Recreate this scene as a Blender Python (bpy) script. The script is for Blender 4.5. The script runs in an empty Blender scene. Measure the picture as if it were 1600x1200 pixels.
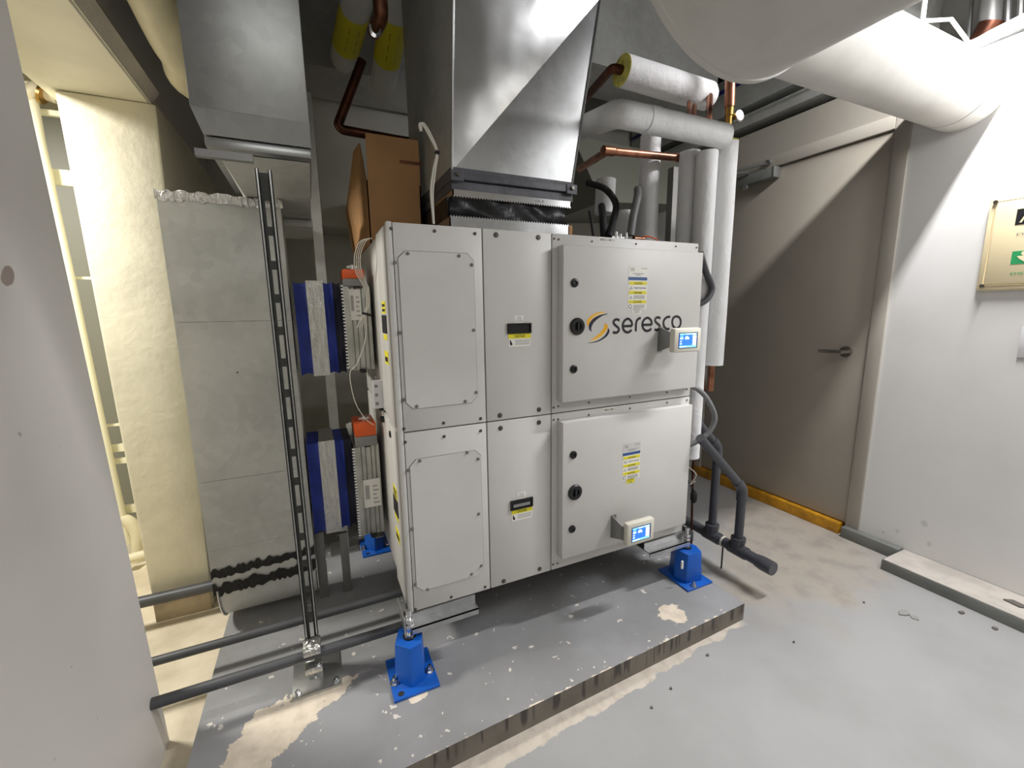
import bpy, bmesh, math, random
from mathutils import Vector, Matrix
random.seed(7)
scene = bpy.context.scene
COL = scene.collection

# ------------------------------------------------------------------ camera (metres; Z up, unit front runs along X)
F, YAW, PITCH, ROLL = 670.648, 0.431377, 0.170399, -0.0134872
CAM = Vector((-0.22843, -1.36660, 1.32562))
fw = Vector((math.sin(YAW)*math.cos(PITCH), math.cos(YAW)*math.cos(PITCH), -math.sin(PITCH)))
rt0 = Vector((math.cos(YAW), -math.sin(YAW), 0)); up0 = rt0.cross(fw)
rt = rt0*math.cos(ROLL) + up0*math.sin(ROLL); upv = -rt0*math.sin(ROLL) + up0*math.cos(ROLL)
cd = bpy.data.cameras.new('camera'); cam = bpy.data.objects.new('camera', cd); COL.objects.link(cam)
cd.sensor_width = 36; cd.lens = F*36/1600; cd.clip_start = 0.02
cam.matrix_world = Matrix(((rt.x, upv.x, -fw.x, CAM.x), (rt.y, upv.y, -fw.y, CAM.y), (rt.z, upv.z, -fw.z, CAM.z), (0, 0, 0, 1)))
scene.camera = cam
scene.view_settings.view_transform = 'Standard'; scene.view_settings.look = 'None'
scene.view_settings.gamma = 1; scene.view_settings.use_curve_mapping = False
scene.view_settings.exposure = 0.72

# ------------------------------------------------------------------ world and lights
w = bpy.data.worlds.new('world'); scene.world = w; w.use_nodes = True
w.node_tree.nodes['Background'].inputs[0].default_value = (1, 1, 1, 1)
w.node_tree.nodes['Background'].inputs[1].default_value = 0.02
def area(name, loc, target, sx, sy, power, color):
    l = bpy.data.lights.new(name, 'AREA'); l.shape = 'RECTANGLE'; l.size = sx; l.size_y = sy
    l.energy = power; l.color = color
    o = bpy.data.objects.new(name, l); COL.objects.link(o); o.location = loc
    o.rotation_euler = (Vector(target)-Vector(loc)).to_track_quat('-Z', 'Y').to_euler()
    return o
area('light_right', (2.10, -0.66, 2.76), (2.10, -0.661, 0), 0.60, 0.05, 30, (1.0, 0.99, 1.0))
area('light_front', (2.30, -1.40, 2.32), (-0.2, 0.0, 0.70), 0.9, 0.3, 15.5, (0.985, 0.985, 1.0))
area('fill_light_rear', (-0.1, -2.3, 2.6), (-0.1, -2.29, 0), 1.5, 1.5, 11, (1.0, 0.99, 0.98))  # added fill lamp behind the camera, lifts the dark ducts; no known fixture
area('light_corridor', (-1.72, 0.58, 2.34), (-1.3, 0.5, 0.6), 0.35, 0.30, 32, (1.0, 0.97, 0.90))

# ------------------------------------------------------------------ pixel -> world helpers (measuring on the photograph's planes)
def ray(x, y): return rt*((x-800)/F) - upv*((y-600)/F) + fw
def aX(x, y, c): d = ray(x, y); return CAM + d*((c-CAM.x)/d.x)
def aY(x, y, c): d = ray(x, y); return CAM + d*((c-CAM.y)/d.y)
def aZ(x, y, c): d = ray(x, y); return CAM + d*((c-CAM.z)/d.z)

# ------------------------------------------------------------------ materials
def lin(c):
    c = c/255.0
    return c/12.92 if c <= 0.04045 else ((c+0.055)/1.055)**2.4
def rgb(t): return (lin(t[0]), lin(t[1]), lin(t[2]), 1)
class NT:
    def __init__(s, name):
        s.m = bpy.data.materials.new(name); s.m.use_nodes = True; s.t = s.m.node_tree; s.bs = s.t.nodes['Principled BSDF']
        s.pos = s.t.nodes.new('ShaderNodeNewGeometry').outputs['Position']
    def n(s, ty, **k):
        x = s.t.nodes.new(ty)
        for a, b in k.items(): setattr(x, a, b)
        return x
    def put(s, inp, v):
        if isinstance(v, bpy.types.NodeSocket): s.t.links.new(v, inp)
        else: inp.default_value = v
    def math(s, op, a, b=0.0, clamp=False):
        x = s.n('ShaderNodeMath', operation=op, use_clamp=clamp); s.put(x.inputs[0], a); s.put(x.inputs[1], b); return x.outputs[0]
    def noise(s, scale, detail=3, rough=.55, vec=None, dist=0):
        x = s.n('ShaderNodeTexNoise'); x.inputs['Scale'].default_value = scale; x.inputs['Detail'].default_value = detail
        x.inputs['Roughness'].default_value = rough; x.inputs['Distortion'].default_value = dist
        s.t.links.new(vec or s.pos, x.inputs['Vector']); return x.outputs[0]
    def voro(s, scale, feat='F1'):
        x = s.n('ShaderNodeTexVoronoi', feature=feat); x.inputs['Scale'].default_value = scale; s.t.links.new(s.pos, x.inputs['Vector']); return x
    def scalev(s, v):
        x = s.n('ShaderNodeVectorMath', operation='MULTIPLY'); s.t.links.new(s.pos, x.inputs[0]); x.inputs[1].default_value = v; return x.outputs[0]
    def ramp(s, v, lo, hi):
        x = s.n('ShaderNodeMapRange'); x.interpolation_type = 'SMOOTHSTEP'; s.put(x.inputs[0], v); x.inputs[1].default_value = lo; x.inputs[2].default_value = hi; return x.outputs[0]
    def mix(s, f, a, b):
        x = s.n('ShaderNodeMix', data_type='RGBA'); s.put(x.inputs[0], f)
        s.put(x.inputs[6], a if isinstance(a, bpy.types.NodeSocket) else rgb(a)); s.put(x.inputs[7], b if isinstance(b, bpy.types.NodeSocket) else rgb(b)); return x.outputs[2]
    def ell(s, cx, cy, rx, ry, rot=0.0, ax=('X', 'Y')):
        sp = s.n('ShaderNodeSeparateXYZ'); s.t.links.new(s.pos, sp.inputs[0])
        dx = s.math('SUBTRACT', sp.outputs[ax[0]], cx); dy = s.math('SUBTRACT', sp.outputs[ax[1]], cy)
        c, q = math.cos(rot), math.sin(rot)
        u = s.math('ADD', s.math('MULTIPLY', dx, c/rx), s.math('MULTIPLY', dy, q/rx))
        v = s.math('ADD', s.math('MULTIPLY', dx, -q/ry), s.math('MULTIPLY', dy, c/ry))
        return s.math('SQRT', s.math('ADD', s.math('MULTIPLY', u, u), s.math('MULTIPLY', v, v)))
    def sep(s, a):
        sp = s.n('ShaderNodeSeparateXYZ'); s.t.links.new(s.pos, sp.inputs[0]); return sp.outputs[a]
    def fin(s, col, rough=.5, metal=0, bump=None, bstr=.2, bdist=.01):
        s.put(s.bs.inputs['Base Color'], col if isinstance(col, bpy.types.NodeSocket) else rgb(col))
        s.put(s.bs.inputs['Roughness'], rough); s.put(s.bs.inputs['Metallic'], metal)
        if bump is not None:
            b = s.n('ShaderNodeBump'); b.inputs['Strength'].default_value = bstr; b.inputs['Distance'].default_value = bdist
            s.t.links.new(bump, b.inputs['Height']); s.t.links.new(b.outputs[0], s.bs.inputs['Normal'])
        return s.m
def mat(name, c, rough=.5, metal=0, var=0, vs=3, bump=0, bs=40, bd=.01, c2=None):
    t = NT(name); col = c
    if var or c2:
        c2 = c2 or tuple(max(0, x*(1-var)) for x in c)
        col = t.mix(t.ramp(t.noise(vs, 4), .35, .68), c, c2)
    return t.fin(col, rough, metal, t.noise(bs, 3) if bump else None, bump, bd)
def emis(name, c, e):
    t = NT(name); t.bs.inputs['Emission Color'].default_value = rgb(c); t.bs.inputs['Emission Strength'].default_value = e
    return t.fin(c, .3)

M = {}
M['unit'] = mat('unit_paint', (205, 203, 199), .42, 0, .03, 2.5, .04, 350, .001)
M['unit_in'] = mat('unit_inner', (120, 119, 115), .6)
M['seam'] = mat('seam_shadow_gap', (40, 39, 37), .7)
M['black'] = mat('black_plastic', (20, 20, 21), .38)
M['blackflex'] = mat('black_flex_fabric', (22, 22, 25), .42, 0, .2, 6, .5, 9, .03)
M['screw'] = mat('screw_steel', (150, 148, 145), .3, .9)
M['bolt'] = mat('dark_bolt', (105, 100, 95), .35, .8)
M['zinc'] = mat('bright_zinc', (215, 215, 215), .18, 1)
M['chrome'] = mat('satin_chrome', (190, 186, 180), .25, 1)
M['blue'] = mat('blue_enamel', (14, 92, 190), .38, 0, .08, 8)
M['navy'] = mat('blue_flex_fabric', (12, 42, 136), .6, 0, .15, 10, .25, 40, .01)
M['navydark'] = mat('dark_navy_rubber', (12, 16, 38), .6)
M['orange'] = mat('orange_plastic', (222, 92, 30), .4)
M['greyplastic'] = mat('grey_plastic', (128, 128, 126), .45)
M['alu'] = mat('aluminium_extrusion', (190, 190, 182), .38, .6, .12, 12)
M['label'] = mat('label_white', (232, 230, 222), .5)
M['yellow'] = mat('label_yellow', (226, 214, 50), .5)
M['ink'] = mat('ink_black', (14, 14, 20), .5)
M['inkgrey'] = mat('ink_grey', (165, 163, 160), .5)
M['inkblue'] = mat('ink_blue', (52, 84, 140), .5)
M['logoyellow'] = mat('logo_yellow', (240, 176, 24), .45)
M['logopale'] = mat('logo_pale_yellow', (228, 205, 150), .45)
M['logonavy'] = mat('logo_navy', (26, 24, 52), .45)
M['screenblue'] = emis('screen_blue', (40, 98, 236), .9)
M['screenwhite'] = emis('screen_white', (215, 235, 255), 1.1)
M['screenlight'] = emis('screen_light_blue', (120, 190, 245), .9)
M['case'] = mat('display_case', (214, 210, 196), .4)
M['greysteel'] = mat('grey_steel_bracket', (140, 140, 138), .4, .6)
M['pvc'] = mat('dark_grey_pvc', (72, 73, 78), .32, 0, .08, 5)
M['conduit'] = mat('grey_flex_conduit', (118, 119, 120), .5)
M['pipegrey'] = mat('grey_floor_pipe', (76, 77, 80), .45, 0, .12, 8)
M['copper'] = mat('copper', (188, 128, 100), .34, .85, .4, 14)
M['brass'] = mat('brass', (190, 150, 80), .3, .9)
M['darkcopper'] = mat('tarnished_copper', (110, 66, 48), .4, .8, .3, 14)
M['card'] = mat('cardboard', (186, 141, 94), .8, 0, .08, 4)
M['cream'] = mat('cream_wall_paint', (233, 228, 206), .5, 0, .05, 5, .25, 22, .008)
M['pierfoot'] = mat('brown_pier_foot', (176, 160, 132), .8, 0, .15, 9, .2, 50)
M['creampipe'] = mat('cream_pipe_paint', (226, 218, 188), .45, 0, .06, 6, .1, 40)
M['rack'] = mat('cream_rack_paint', (232, 228, 200), .5)
M['locker'] = mat('grey_cabinet_paint', (120, 120, 108), .5)
M['door'] = mat('door_paint', (168, 161, 149), .42, 0, .03, 3)
M['frame'] = mat('door_frame_paint', (178, 172, 161), .42, 0, .03, 3)
M['sill'] = mat('yellow_sill_paint', (206, 146, 24), .5, 0, .2, 14)
M['kerbtop'] = mat('kerb_top_concrete', (200, 193, 184), .8, 0, .1, 8, .2, 60)
M['kerb'] = mat('kerb_grey_paint', (122, 124, 120), .55, 0, .1, 6)
M['sign'] = mat('cream_sign_plastic', (240, 224, 184), .35)
M['green'] = mat('sign_green', (40, 150, 90), .5)
M['plate'] = mat('white_plate', (226, 226, 228), .4)
M['dark'] = mat('dark_ceiling_void', (38, 37, 35), .8)
M['ceil'] = mat('ceiling_concrete', (42, 41, 39), .85, 0, .2, 2)
M['backwall'] = mat('back_wall_paint', (196, 194, 184), .6, 0, .08, 2)
M['foamblack'] = mat('black_pipe_foam', (24, 24, 25), .7)
M['wire'] = mat('cream_cable', (214, 210, 198), .45)
M['insend'] = mat('yellow_fibreglass_end', (206, 196, 96), .9, 0, .2, 40)
M['chip'] = mat('paint_chip', (150, 150, 147), .7)
M['debris'] = mat('dark_debris', (104, 99, 94), .8)
M['darkblue'] = mat('blue_cable', (32, 40, 110), .5)
M['gaugeface'] = mat('gauge_face', (235, 235, 230), .4)

def insul(name, c, bstr=.35):
    t = NT(name)
    h = t.math('ADD', t.noise(16, 4), t.math('MULTIPLY', t.noise(60, 2), .35))
    return t.fin(t.mix(t.ramp(t.noise(5, 4), .4, .75), c, tuple(x*.95 for x in c)), .62, 0, h, bstr, .006)
M['insul'] = insul('white_pipe_jacket', (226, 226, 226), .8)
M['jacket'] = insul('white_duct_jacket', (228, 226, 220), .12)
M['jacketgrey'] = insul('grey_duct_jacket', (204, 202, 196), .1)
def galv(name, c, rough=.33, bstr=.06, metal=.92):
    t = NT(name)
    v = t.voro(34); nz = t.noise(2.2, 4)
    f = t.math('ADD', t.math('MULTIPLY', v.outputs['Color'], .12), t.math('MULTIPLY', nz, .9))
    col = t.mix(t.ramp(f, .3, .75), c, tuple(x*.84 for x in c))
    rg = t.math('ADD', t.math('MULTIPLY', nz, .22), rough-.1)
    return t.fin(col, rg, metal, t.noise(2.6, 2), bstr, .05)
M['galv'] = galv('galvanised_steel', (205, 206, 206))
M['galvb'] = galv('galvanised_bright', (196, 197, 197), .27, .35)
M['galvlow'] = galv('galvanised_satin', (176, 178, 176), .30, .03, .8)
M['galvdull'] = galv('galvanised_dull', (204, 205, 200), .42, .06, .35)
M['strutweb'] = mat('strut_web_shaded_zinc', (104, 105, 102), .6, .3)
M['strut'] = galv('strut_galvanised', (196, 197, 194), .36, .02)
M['seal'] = mat('grey_duct_sealant', (92, 92, 98), .55, 0, .2, 12, .3, 30)
M['mastic'] = mat('black_mastic', (32, 31, 29), .7, 0, .3, 30, .6, 60)
def foilm():
    t = NT('aluminium_foil_tape'); n = t.noise(1.0, 4, .6, t.scalev((60, 60, 12)), 1.2)
    return t.fin((200, 200, 198), .26, 1, n, .45, .02)
M['foil'] = foilm()
# left wall paint with scuffs
def wallm():
    t = NT('grey_wall_paint')
    n = t.ramp(t.noise(1.4, 5), .45, .8)
    col = t.mix(t.math('MULTIPLY', n, .5), (206, 202, 197), (186, 182, 178))
    sp = t.ramp(t.noise(26, 2), .74, .76)
    col = t.mix(t.math('MULTIPLY', sp, .5), col, (120, 112, 106))
    e = aX(12, 432, -.745)
    d = t.math('ADD', t.ell(e.y, e.z, .018, .026, -.9, ('Y', 'Z')), t.math('MULTIPLY', t.noise(30, 3), .8))
    col = t.mix(t.ramp(d, 1.35, 1.25), col, (150, 138, 130))
    return t.fin(col, .5, 0, t.noise(30, 3), .08, .004)
M['wall'] = wallm()
def rwallm():
    t = NT('white_wall_paint')
    col = t.mix(t.ramp(t.noise(1.8, 4), .4, .8), (230, 229, 227), (222, 220, 217))
    for (px, py, r) in ((1444, 818, .016), (1452, 850, .012), (1402, 830, .010), (1380, 832, .008)):
        e = aX(px, py, 2.5116)
        d = t.math('ADD', t.ell(e.y, e.z, r, r*1.3, 0, ('Y', 'Z')), t.math('MULTIPLY', t.noise(60, 2), .6))
        col = t.mix(t.math('MULTIPLY', t.ramp(d, 1.5, .7), .3), col, (150, 147, 142))
    return t.fin(col, .5, 0, t.noise(24, 3), .06, .004)
M['rwall'] = rwallm()
PADZ = .077
def padline(x): return -.326 + .036*(x-.09)
def padm():
    t = NT('grey_pad_paint')
    col = t.mix(t.ramp(t.noise(3, 5), .35, .7), (152, 152, 154), (136, 136, 136))
    edge = t.math('MULTIPLY', t.math('SUBTRACT', t.noise(13, 5, .65), .5), 1.9)
    m = None
    for (px, py, rx, ry, rot) in ((1050, 957, .058, .05, 0), (430, 1140, .115, .085, .6), (505, 1090, .12, .035, .35), (655, 1085, .035, .022, .3), (470, 1085, .06, .03, 1.0), (385, 1190, .06, .1, .2)):
        p = aZ(px, py, PADZ)
        d = t.math('ADD', t.ell(p.x, p.y, rx, ry, rot), edge)
        m = d if m is None else t.math('MINIMUM', m, d)
    ed = t.math('SUBTRACT', t.sep('Y'), t.math('ADD', t.math('MULTIPLY', t.sep('X'), .036), -.326-.036*.09))
    ed = t.math('ADD', ed, t.math('MULTIPLY', t.math('SUBTRACT', t.noise(24, 4, .6), .5), .05))
    ek = t.ramp(ed, .002, -.002)
    k = t.math('MAXIMUM', t.ramp(m, 1.02, .98), ek)
    chips = t.ramp(t.noise(33, 2, .5), .70, .71)
    chips = t.math('MAXIMUM', chips, t.math('MULTIPLY', t.ramp(t.noise(13, 3, .6), .70, .71), 1.0))
    col = t.mix(chips, col, (214, 208, 200))
    col = t.mix(k, col, t.mix(t.ramp(t.noise(20, 4), .4, .7), (228, 215, 196), (210, 197, 178)))
    dk = t.ramp(t.noise(19, 3, .6), .76, .78)
    col = t.mix(t.math('MULTIPLY', dk, .6), col, (90, 88, 86))
    return t.fin(col, .62, 0, t.math('SUBTRACT', t.noise(50, 3), t.math('MULTIPLY', k, .8)), .25, .004)
M['pad'] = padm()
def padf():
    t = NT('pad_face_drips')
    v = t.scalev((34, 34, .9)); d = t.ramp(t.noise(1.0, 3, .6, v), .50, .60)
    z = t.ramp(t.math('ADD', t.sep('Z'), t.math('MULTIPLY', t.noise(1.3, 2, .5, v), .09)), .055, .085)
    f = t.math('MULTIPLY', d, z)
    col = t.mix(t.ramp(t.noise(6, 4), .4, .7), (122, 115, 105), (104, 98, 90))
    col = t.mix(t.math('MULTIPLY', f, .85), col, (58, 54, 50))
    return t.fin(col, .75, 0, t.noise(60, 3), .2, .004)
M['padface'] = padf()
def floorm():
    t = NT('grey_floor_paint')
    col = t.mix(t.ramp(t.noise(2.0, 5), .35, .75), (166, 166, 166), (155, 154, 153))
    # dusty zone by the door
    a = aZ(1230, 850, 0)
    d = t.math('ADD', t.ell(a.x, a.y, .72, .42, .5), t.math('MULTIPLY', t.math('SUBTRACT', t.noise(3.2, 5, .62), .5), 1.6))
    col = t.mix(t.math('MULTIPLY', t.ramp(d, 1.15, .6), .85), col, t.mix(t.ramp(t.noise(9, 5), .4, .75), (172, 163, 150), (148, 140, 130)))
    # bare strip beside the pad
    s = t.math('SUBTRACT', t.math('ADD', t.math('MULTIPLY', t.sep('X'), .036), -.326-.036*.09), t.sep('Y'))
    e = t.math('ADD', s, t.math('MULTIPLY', t.math('SUBTRACT', t.noise(9, 5, .65), .5), .075))
    wd = t.ramp(t.sep('X'), 1.35, .2)
    lim = t.math('ADD', .022, t.math('MULTIPLY', wd, .045))
    k = t.ramp(t.math('SUBTRACT', lim, e), -.003, .003)
    k = t.math('MULTIPLY', k, t.ramp(t.sep('X'), 1.36, 1.3))
    col = t.mix(k, col, t.mix(t.ramp(t.noise(25, 4), .4, .7), (206, 197, 184), (190, 180, 167)))
    # bare tan concrete on the doorway side
    f = t.ramp(t.sep('X'), -.60, -.62)
    col = t.mix(f, col, t.mix(t.ramp(t.noise(5, 5, .6), .35, .75), (224, 213, 190), (198, 185, 160)))
    chips = t.ramp(t.noise(30, 2), .785, .79)
    col = t.mix(t.math('MULTIPLY', chips, .7), col, (92, 88, 84))
    return t.fin(col, .5, 0, t.noise(30, 4), .08, .005)
M['floor'] = floorm()

# ------------------------------------------------------------------ mesh builder
ORG = {}
class MB:
    def __init__(s, m=None):
        s.v = []; s.f = []; s.fm = []; s.mats = []; s.cur = 0
        if m: s.use(m)
    def use(s, m):
        m = M[m] if isinstance(m, str) else m
        if m not in s.mats: s.mats.append(m)
        s.cur = s.mats.index(m); return s
    def add(s, vs, fs):
        b = len(s.v); s.v += [Vector(p) for p in vs]
        for f in fs: s.f.append([i+b for i in f]); s.fm.append(s.cur)
        return s
    def hexa(s, p):   # 4 bottom, 4 top
        return s.add(p, [(0, 3, 2, 1), (4, 5, 6, 7), (0, 1, 5, 4), (1, 2, 6, 5), (2, 3, 7, 6), (3, 0, 4, 7)])
    def box(s, a, b):
        x0, y0, z0 = a; x1, y1, z1 = b
        return s.hexa([(x0, y0, z0), (x1, y0, z0), (x1, y1, z0), (x0, y1, z0), (x0, y0, z1), (x1, y0, z1), (x1, y1, z1), (x0, y1, z1)])
    def prism(s, pts, vec):
        n = len(pts); vec = Vector(vec); pts = [Vector(p) for p in pts]
        fs = [tuple(range(n)), tuple(range(2*n-1, n-1, -1))] + [(i, (i+1) % n, n+(i+1) % n, n+i) for i in range(n)]
        return s.add(pts + [p+vec for p in pts], fs)
    def cyl(s, p0, p1, r0, r1=None, n=20):
        return s.rings([(Vector(p0), r0), (Vector(p1), r0 if r1 is None else r1)], n)
    def rings(s, pr, n=20, caps=True):
        """a lathe along the straight axis of the first and last point"""
        ax = (pr[-1][0]-pr[0][0]).normalized(); u = ax.orthogonal().normalized(); v = ax.cross(u)
        vs = []; fs = []
        for p, r in pr:
            for k in range(n):
                a = 2*math.pi*k/n; vs.append(p + u*(r*math.cos(a)) + v*(r*math.sin(a)))
        for i in range(len(pr)-1):
            for k in range(n): fs.append((i*n+k, i*n+(k+1) % n, (i+1)*n+(k+1) % n, (i+1)*n+k))
        if caps: fs += [tuple(range(n-1, -1, -1)), tuple(range((len(pr)-1)*n, len(pr)*n))]
        return s.add(vs, fs)
    def tube(s, path, r, n=14, fil=0.0, seg=6, caps=True):
        P = [Vector(p) for p in path]
        if fil:
            Q = [P[0]]
            for i in range(1, len(P)-1):
                a, b, c = P[i-1], P[i], P[i+1]; d1 = (a-b); d2 = (c-b)
                f = min(fil, d1.length*.48, d2.length*.48); p1 = b+d1.normalized()*f; p2 = b+d2.normalized()*f
                for k in range(seg+1):
                    t = k/seg; Q.append(p1*(1-t)**2 + b*2*t*(1-t) + p2*t*t)
            Q.append(P[-1]); P = Q
        vs = []; fs = []; u = None
        for i, p in enumerate(P):
            t = (P[min(i+1, len(P)-1)]-P[max(i-1, 0)]).normalized()
            if u is None: u = t.orthogonal().normalized()
            u = (u - t*u.dot(t)).normalized(); v = t.cross(u)
            rr = r[i] if isinstance(r, (list, tuple)) else r
            for k in range(n):
                a = 2*math.pi*k/n; vs.append(p+u*(rr*math.cos(a))+v*(rr*math.sin(a)))
        for i in range(len(P)-1):
            for k in range(n): fs.append((i*n+k, i*n+(k+1) % n, (i+1)*n+(k+1) % n, (i+1)*n+k))
        if caps: fs += [tuple(range(n-1, -1, -1)), tuple(range((len(P)-1)*n, len(P)*n))]
        return s.add(vs, fs)
    def spline(s, pts, r, n=8, sub=6):
        P = [Vector(p) for p in pts]; Q = []
        for i in range(len(P)-1):
            a, b, c, d = P[max(i-1, 0)], P[i], P[i+1], P[min(i+2, len(P)-1)]
            for k in range(sub):
                t = k/sub
                Q.append(.5*((2*b)+(c-a)*t+(2*a-5*b+4*c-d)*t*t+(3*b-a-3*c+d)*t**3))
        Q.append(P[-1]); return s.tube(Q, r, n)
    def text(s, body, o, ux, uz, wdt, hgt, thick=.0006, shear=0.0):
        """flat lettering filling a wdt x hgt box from corner o along ux (reading) and uz (up)"""
        c = bpy.data.curves.new('t', 'FONT'); c.body = body; c.size = 1; c.resolution_u = 3; c.shear = shear
        ob = bpy.data.objects.new('t', c); COL.objects.link(ob)
        bpy.context.view_layer.update()
        me = bpy.data.meshes.new_from_object(ob.evaluated_get(bpy.context.evaluated_depsgraph_get()))
        bpy.data.objects.remove(ob); bpy.data.curves.remove(c)
        if not me.vertices: return s
        xs = [v.co.x for v in me.vertices]; ys = [v.co.y for v in me.vertices]
        sx = wdt/max(1e-6, max(xs)-min(xs)); sy = hgt/max(1e-6, max(ys)-min(ys)); x0, y0 = min(xs), min(ys)
        o, ux, uz = Vector(o), Vector(ux), Vector(uz); nn = ux.cross(uz)
        s.add([o+ux*((v.co.x-x0)*sx)+uz*((v.co.y-y0)*sy)+nn*thick for v in me.vertices], [tuple(p.vertices) for p in me.polygons])
        bpy.data.meshes.remove(me); return s
    def build(s, name, parent=None, label=None, cat=None, group=None, kind=None, bevel=0, sharp=35, recalc=True):
        me = bpy.data.meshes.new(name)
        lo = Vector([min(p[i] for p in s.v) for i in range(3)]); hi = Vector([max(p[i] for p in s.v) for i in range(3)])
        org = Vector(((lo.x+hi.x)/2, (lo.y+hi.y)/2, lo.z))
        me.from_pydata([p-org for p in s.v], [], s.f)
        for m in s.mats: me.materials.append(m)
        for p, k in zip(me.polygons, s.fm): p.material_index = k
        if recalc or bevel:
            bm = bmesh.new(); bm.from_mesh(me)
            if recalc: bmesh.ops.recalc_face_normals(bm, faces=bm.faces)
            if bevel:
                es = [e for e in bm.edges if len(e.link_faces) == 2 and e.calc_face_angle(0) > .6]
                bmesh.ops.bevel(bm, geom=es, offset=bevel, segments=2, profile=.5, affect='EDGES')
            bm.to_mesh(me); bm.free()
        me.polygons.foreach_set('use_smooth', [True]*len(me.polygons)); me.set_sharp_from_angle(angle=math.radians(sharp))
        o = bpy.data.objects.new(name, me); COL.objects.link(o)
        return place(o, org, parent, label, cat, group, kind)
def place(o, org, parent=None, label=None, cat=None, group=None, kind=None):
    o.location = org - (ORG[parent.name] if parent else Vector((0, 0, 0)))
    ORG[o.name] = Vector(org)
    if parent: o.parent = parent
    if label: o['label'] = label
    if cat: o['category'] = cat
    if group: o['group'] = group
    if kind: o['kind'] = kind
    return o
def thing(name, loc, label, cat, group=None):
    o = bpy.data.objects.new(name, None); o.empty_display_size = .05; COL.objects.link(o)
    return place(o, Vector(loc), None, label, cat, group)
def inst(src, delta, parent):
    o = src.copy(); COL.objects.link(o); org = ORG[src.name]+Vector(delta); ORG[o.name] = org
    o.parent = parent; o.location = org-(ORG[parent.name] if parent else Vector((0, 0, 0))); return o
def struct(mb, name, **k): return mb.build(name, kind='structure', **k)

XR = 2.5116
# ================================================================== SETTING
struct(MB('floor').box((-3.2, -3.6, -.12), (4.2, 3.0, 0)), 'floor')
struct(MB('ceil').box((-3.2, -3.6, 3.4), (4.2, 3.0, 3.5)), 'ceiling')
# right wall with door opening
b = MB('rwall')
b.box((XR, -3.6, 0), (XR+.12, -.127, 2.42)).box((XR, 1.06, 0), (XR+.12, 3.0, 2.46))
struct(b, 'wall_right')
struct(MB('frame').box((XR-.001, -.127, 2.262), (XR+.12, 1.06, 2.455)), 'wall_right_upper')
struct(MB('dark').box((4.1, -3.6, 0), (4.2, 3.0, 3.4)), 'wall_outer')
struct(MB('backwall').box((-.745, -3.6, 0), (4.1, -3.5, 3.4)), 'wall_front')
LED = aY(520, 354, 1.9).z
b = MB('backwall'); b.box((-.745, 2.25, 0), (4.1, 2.4, LED)).box((-.745, 1.9, LED), (4.1, 2.4, 3.4)); struct(b, 'wall_back')
# left wall: near pier, far pier, header over the doorway
XL = -.745; NJ = .10; FJ = .815; SO = 2.115
b = MB('wall')
b.hexa([(-.985, -3.6, 0), (XL, -3.6, 0), (XL, .135, 0), (-.985, .135, 0), (-.985, -3.6, 3.4), (XL, -3.6, 3.4), (XL, -.125, 3.4), (-.985, -.125, 3.4)])
struct(b, 'wall_left')
b = MB('cream')
x1t = aY(245, 170, FJ).x; x0t = aY(85, 150, FJ).x
b.hexa([(-.955, FJ, 0), (-.745, FJ, 0), (-.745, 3.0, 0), (-.955, 3.0, 0), (x0t, FJ, SO), (x1t, FJ, SO), (x1t, 3.0, SO), (x0t, 3.0, SO)])
struct(b, 'wall_left_far', bevel=.012)
struct(MB('pierfoot').box((-.952, FJ-.005, 0), (-.748, FJ+.02, .125)), 'wall_left_foot')  # thin brownish slab over the lowest part of the far pier face
b = MB('cream')
b.box((-1.02, -.2, SO), (XL+.035, 3.0, SO+.03)); b.use('wall').box((-1.0, NJ-.1, SO+.03), (XL+.025, 3.0, 3.4))
struct(b, 'wall_left_header')
b = MB('kerbtop'); b.prism([(XL+.030, -.2, SO-.003), (XL+.062, -.2, SO+.045), (XL+.026, -.2, SO+.045), (XL+.026, -.2, SO-.003)], (0, FJ+.22, 0)); struct(b, 'trim_1')
# corridor behind
struct(MB('cream').box((-3.2, -1.2, 0), (-3.1, 3.0, 3.4)), 'wall_corridor')
struct(MB('cream').box((-3.1, 2.6, 0), (-.985, 2.7, 3.4)), 'wall_corridor_back')
struct(MB('cream').box((-3.1, -1.3, 0), (-.985, -1.2, 3.4)), 'wall_corridor_front')

# door_1
D = bpy.data.objects.new('door_1', None); COL.objects.link(D); place(D, Vector((XR, .45, 0)), None, None, None, None, 'structure')
dw0, dw1, dz0, dz1 = -.060, .985, .066, 2.195
MB('door').box((XR+.004, dw0+.005, dz0+.006), (XR+.05, dw1-.005, dz1-.006)).build('leaf', D, bevel=.002)
b = MB('frame')
b.box((XR-.012, -.127, 0.0), (XR+.10, dw0, 2.262)).box((XR-.012, dw1, 0), (XR+.10, 1.06, 2.262)).box((XR-.012, dw0, dz1), (XR+.10, dw1, 2.262))
b.build('frame', D, bevel=.004)
MB('sill').box((XR-.03, dw0+.02, 0), (XR+.06, 1.05, dz0)).build('threshold', D, 'yellow painted threshold', bevel=.003)
b = MB('seam'); b.box((XR+.05, dw0, dz0), (XR+.06, dw1, dz1)); b.build('rebate', D)
hz = 1.068
b = MB('chrome'); b.cyl((XR+.004, .045, hz), (XR-.010, .045, hz), .031, None, 28).cyl((XR-.010, .045, hz), (XR-.055, .045, hz), .011, None, 16)
b.tube([(XR-.052, .040, hz), (XR-.054, .075, hz), (XR-.052, .13, hz-.002), (XR-.040, .168, hz-.004)], [.0115, .0125, .0105, .008], 14, 0)
b.build('handle', D, 'satin chrome lever handle')
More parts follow.
